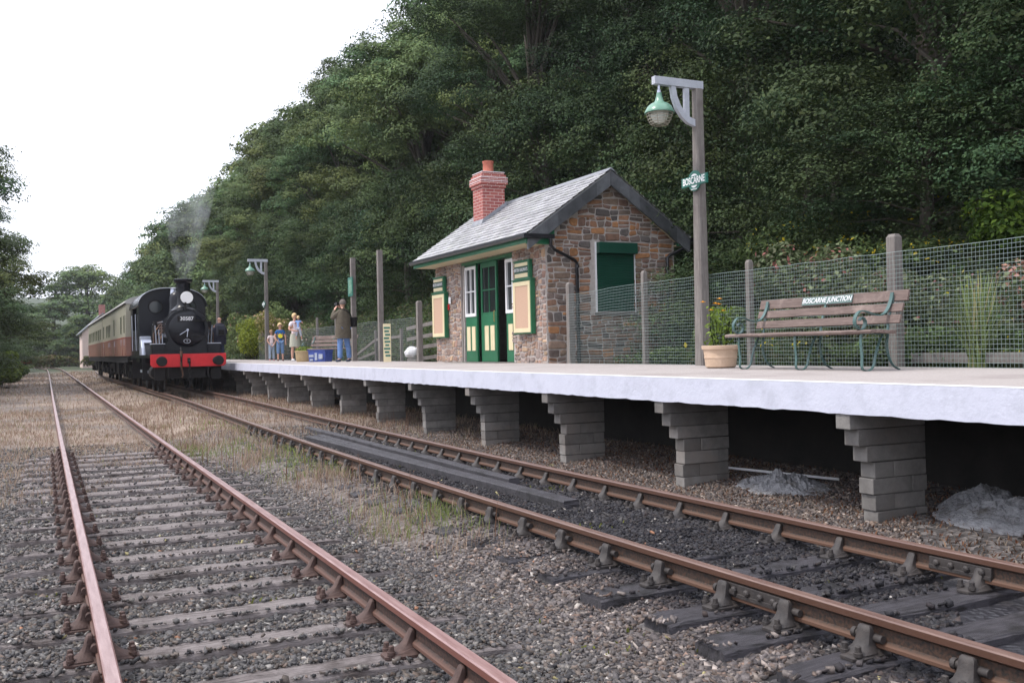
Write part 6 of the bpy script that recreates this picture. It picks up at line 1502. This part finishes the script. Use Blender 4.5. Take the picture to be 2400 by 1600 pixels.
shrub(-1.8, 80, 1.3, 4.0, 2.0, 5000, .22, [(.12, .17, .05), (.08, .13, .04)], 'low bush at the far left of the siding')
shrub(-5.2, 33, 1.6, 2.5, 2.4, 7000, .12, [(.07, .11, .04), (.05, .085, .03)], 'dark bush cut by the left edge of the view')
# iris / flax with long blades
ir = empty('spiky_plant', (9.62, 7.75, 1.05), 0, 'spiky plant with long narrow leaves behind the fence, right of the near bench', 'plant')
n_ = 210; vs = []; fs = []; cs = []
for k in range(n_):
    a = rng.uniform(0, 6.28); ln = rng.uniform(.45, 1.15); lean = rng.uniform(.08, .55)*(1.3-.6*ln); w_ = rng.uniform(.010, .021); droop = rng.uniform(0, .25)*(lean > .3)
    pb = Vector((rng.uniform(-.05, .05), rng.uniform(-.09, .09), 0)); dr_ = Vector((math.cos(a), math.sin(a), 0)); sd_ = Vector((-dr_.y, dr_.x, 0)); b0_ = len(vs)
    for i in range(6):
        t = i/5; p_ = pb+dr_*(lean*ln*t**1.3)+Vector((0, 0, ln*(t-droop*t*t))); ww = w_*(1-t**2*.92); vs += [tuple(p_-sd_*ww), tuple(p_+sd_*ww)]
    col = np.array((.20, .27, .10))*rng.uniform(.6, 1.3) if rng.random() > .15 else np.array((.45, .42, .2))
    for i in range(5): fs.append((b0_+2*i, b0_+2*i+1, b0_+2*i+3, b0_+2*i+2))
    cs += [col]*12
npmesh('leaves', np.array(vs), np.array(fs), M['leafp'], np.array(cs), ir)
# undergrowth on the bank
n_ = 170000; Y = 3+105*rng.random(n_)**2.0; X = b0(Y)-.7+7.5*rng.random(n_)**1.1; k = ~((X < 13.0) & (Y > 17.2) & (Y < 24.6)) & (X > 9.75); X, Y = X[k], Y[k]; n_ = len(X)
dens = fbm(X, Y, .9, 4, 31); Hh = np.clip(.12+.38*(dens+.4), .05, .6)
P = np.stack([X, Y, hgt(X, Y)+Hh*rng.random(n_)**.7], -1); nrm = unit(n_)*.6+np.array([-.3, -.2, .7]); nrm /= np.linalg.norm(nrm, axis=1)[:, None]
cc = np.array([(.045, .08, .028), (.035, .062, .024), (.065, .095, .03), (.08, .105, .04), (.09, .09, .045)])[rng.integers(0, 5, n_)]*rng.uniform(.7, 1.3, (n_, 1))
fl = (rng.random(n_) < .035*(Y < 17)*(fbm(X, Y, 1.1, 3, 33) > -.1)); P[fl, 2] += .12; cc[fl] = np.array((.52, .43, .03))*rng.uniform(.7, 1.2, (fl.sum(), 1))
V, F, c_ = leaf_cloud(P, nrm, (.06+.0016*Y)*rng.uniform(.6, 1.4, n_), .6, cc, .3)
ug = npmesh('undergrowth', V, F, M['leafp'], c_); tag(ug, 'green undergrowth with scattered yellow flowers covering the foot of the bank', 'undergrowth', kind='stuff')

# ------------------------------------------------------------------ far end of the line
hs_ = empty('pink_house', (0, 0, 0), 0, 'pale pink cottage with slate roof and brick chimney beyond the coaches', 'house')
pink = mk('pink_render', (.68, .52, .47), (.76, .60, .55), rough=.9, scale=3, bump=.05)
hx0, hx1, hy0, hy1 = 5.6, 11.0, 150, 160
MB().prism([(hx0, -.4), (hx1, -.4), (hx1, 4.9), ((hx0+hx1)/2, 7.4), (hx0, 4.9)], 'Y', hy0, hy1).build('wall', pink, hs_)
b = MB(); xm = (hx0+hx1)/2
b.prism([(hx0-.5, 4.62), (xm, 7.58), (xm, 7.42), (hx0-.4, 4.48)], 'Y', hy0-.3, hy1+.3); b.prism([(hx1+.5, 4.62), (hx1+.4, 4.48), (xm, 7.42), (xm, 7.58)], 'Y', hy0-.3, hy1+.3); rf_ = b.build('roof', M['lead'], hs_)
MB().box(xm-.45, xm+.35, hy0+.2, hy0+1.0, 6.9, 8.7).build('chimney', M['brick'], rf_)
for x_, z_ in ((7.6, 3.3), (10.4, 3.3), (7.6, .9), (10.4, .9)):
    q = MB().box(x_, x_+.9, hy0-.04, hy0+.02, z_, z_+1.1).build('window', M['whitep'], hs_); MB().box(x_+.08, x_+.82, hy0-.05, hy0-.03, z_+.08, z_+1.02).build('pane', M['glass'], q)
for i, (x, y, rx, h_) in enumerate([(8.5, 140, 4.5, 2.2), (1.0, 150, 4.0, 1.9)]):
    shrub(x, y, rx, 1.0, h_, 3500, .35, [(.12, .15, .05), (.16, .13, .06)], ['clipped far hedge in front of the pink house', 'far hedge across the end of the siding'][i], name='hedge', cat='hedge', z=-.2, stems=False, nlump=14)
wg = empty('red_wagon', (-1.9, 128, -.1), R(4), 'low red wagon far along the siding beside the bushes', 'wagon')
MB().box(-1.2, 1.2, 0, 5, .9, 1.25).build('wagon_body', M['crimson'], wg); b = MB()
for x_ in (-.75, .75):
    for y_ in (1, 4): b.lathe([(.45, -.06), (.45, .06)], (x_, y_, .45), 'X', n=20)
b.build('wheels', M['loco_m'], wg)
print('objects', len(bpy.data.objects))

# thin valley haze, one even box of air
m = bpy.data.materials.new('haze_air'); m.use_nodes = True; n = m.node_tree.nodes; l = m.node_tree.links; n.remove(n['Principled BSDF'])
pv = n.new('ShaderNodeVolumePrincipled'); pv.inputs['Color'].default_value = (.86, .90, 1, 1); pv.inputs['Density'].default_value = .00025
l.new(pv.outputs[0], n['Material Output'].inputs['Volume'])
hz_ = MB().box(-1300, 1400, -320, 2600, -3, 90).build('haze', m); tag(hz_, 'faint pale haze in the air of the valley', 'haze', kind='stuff')
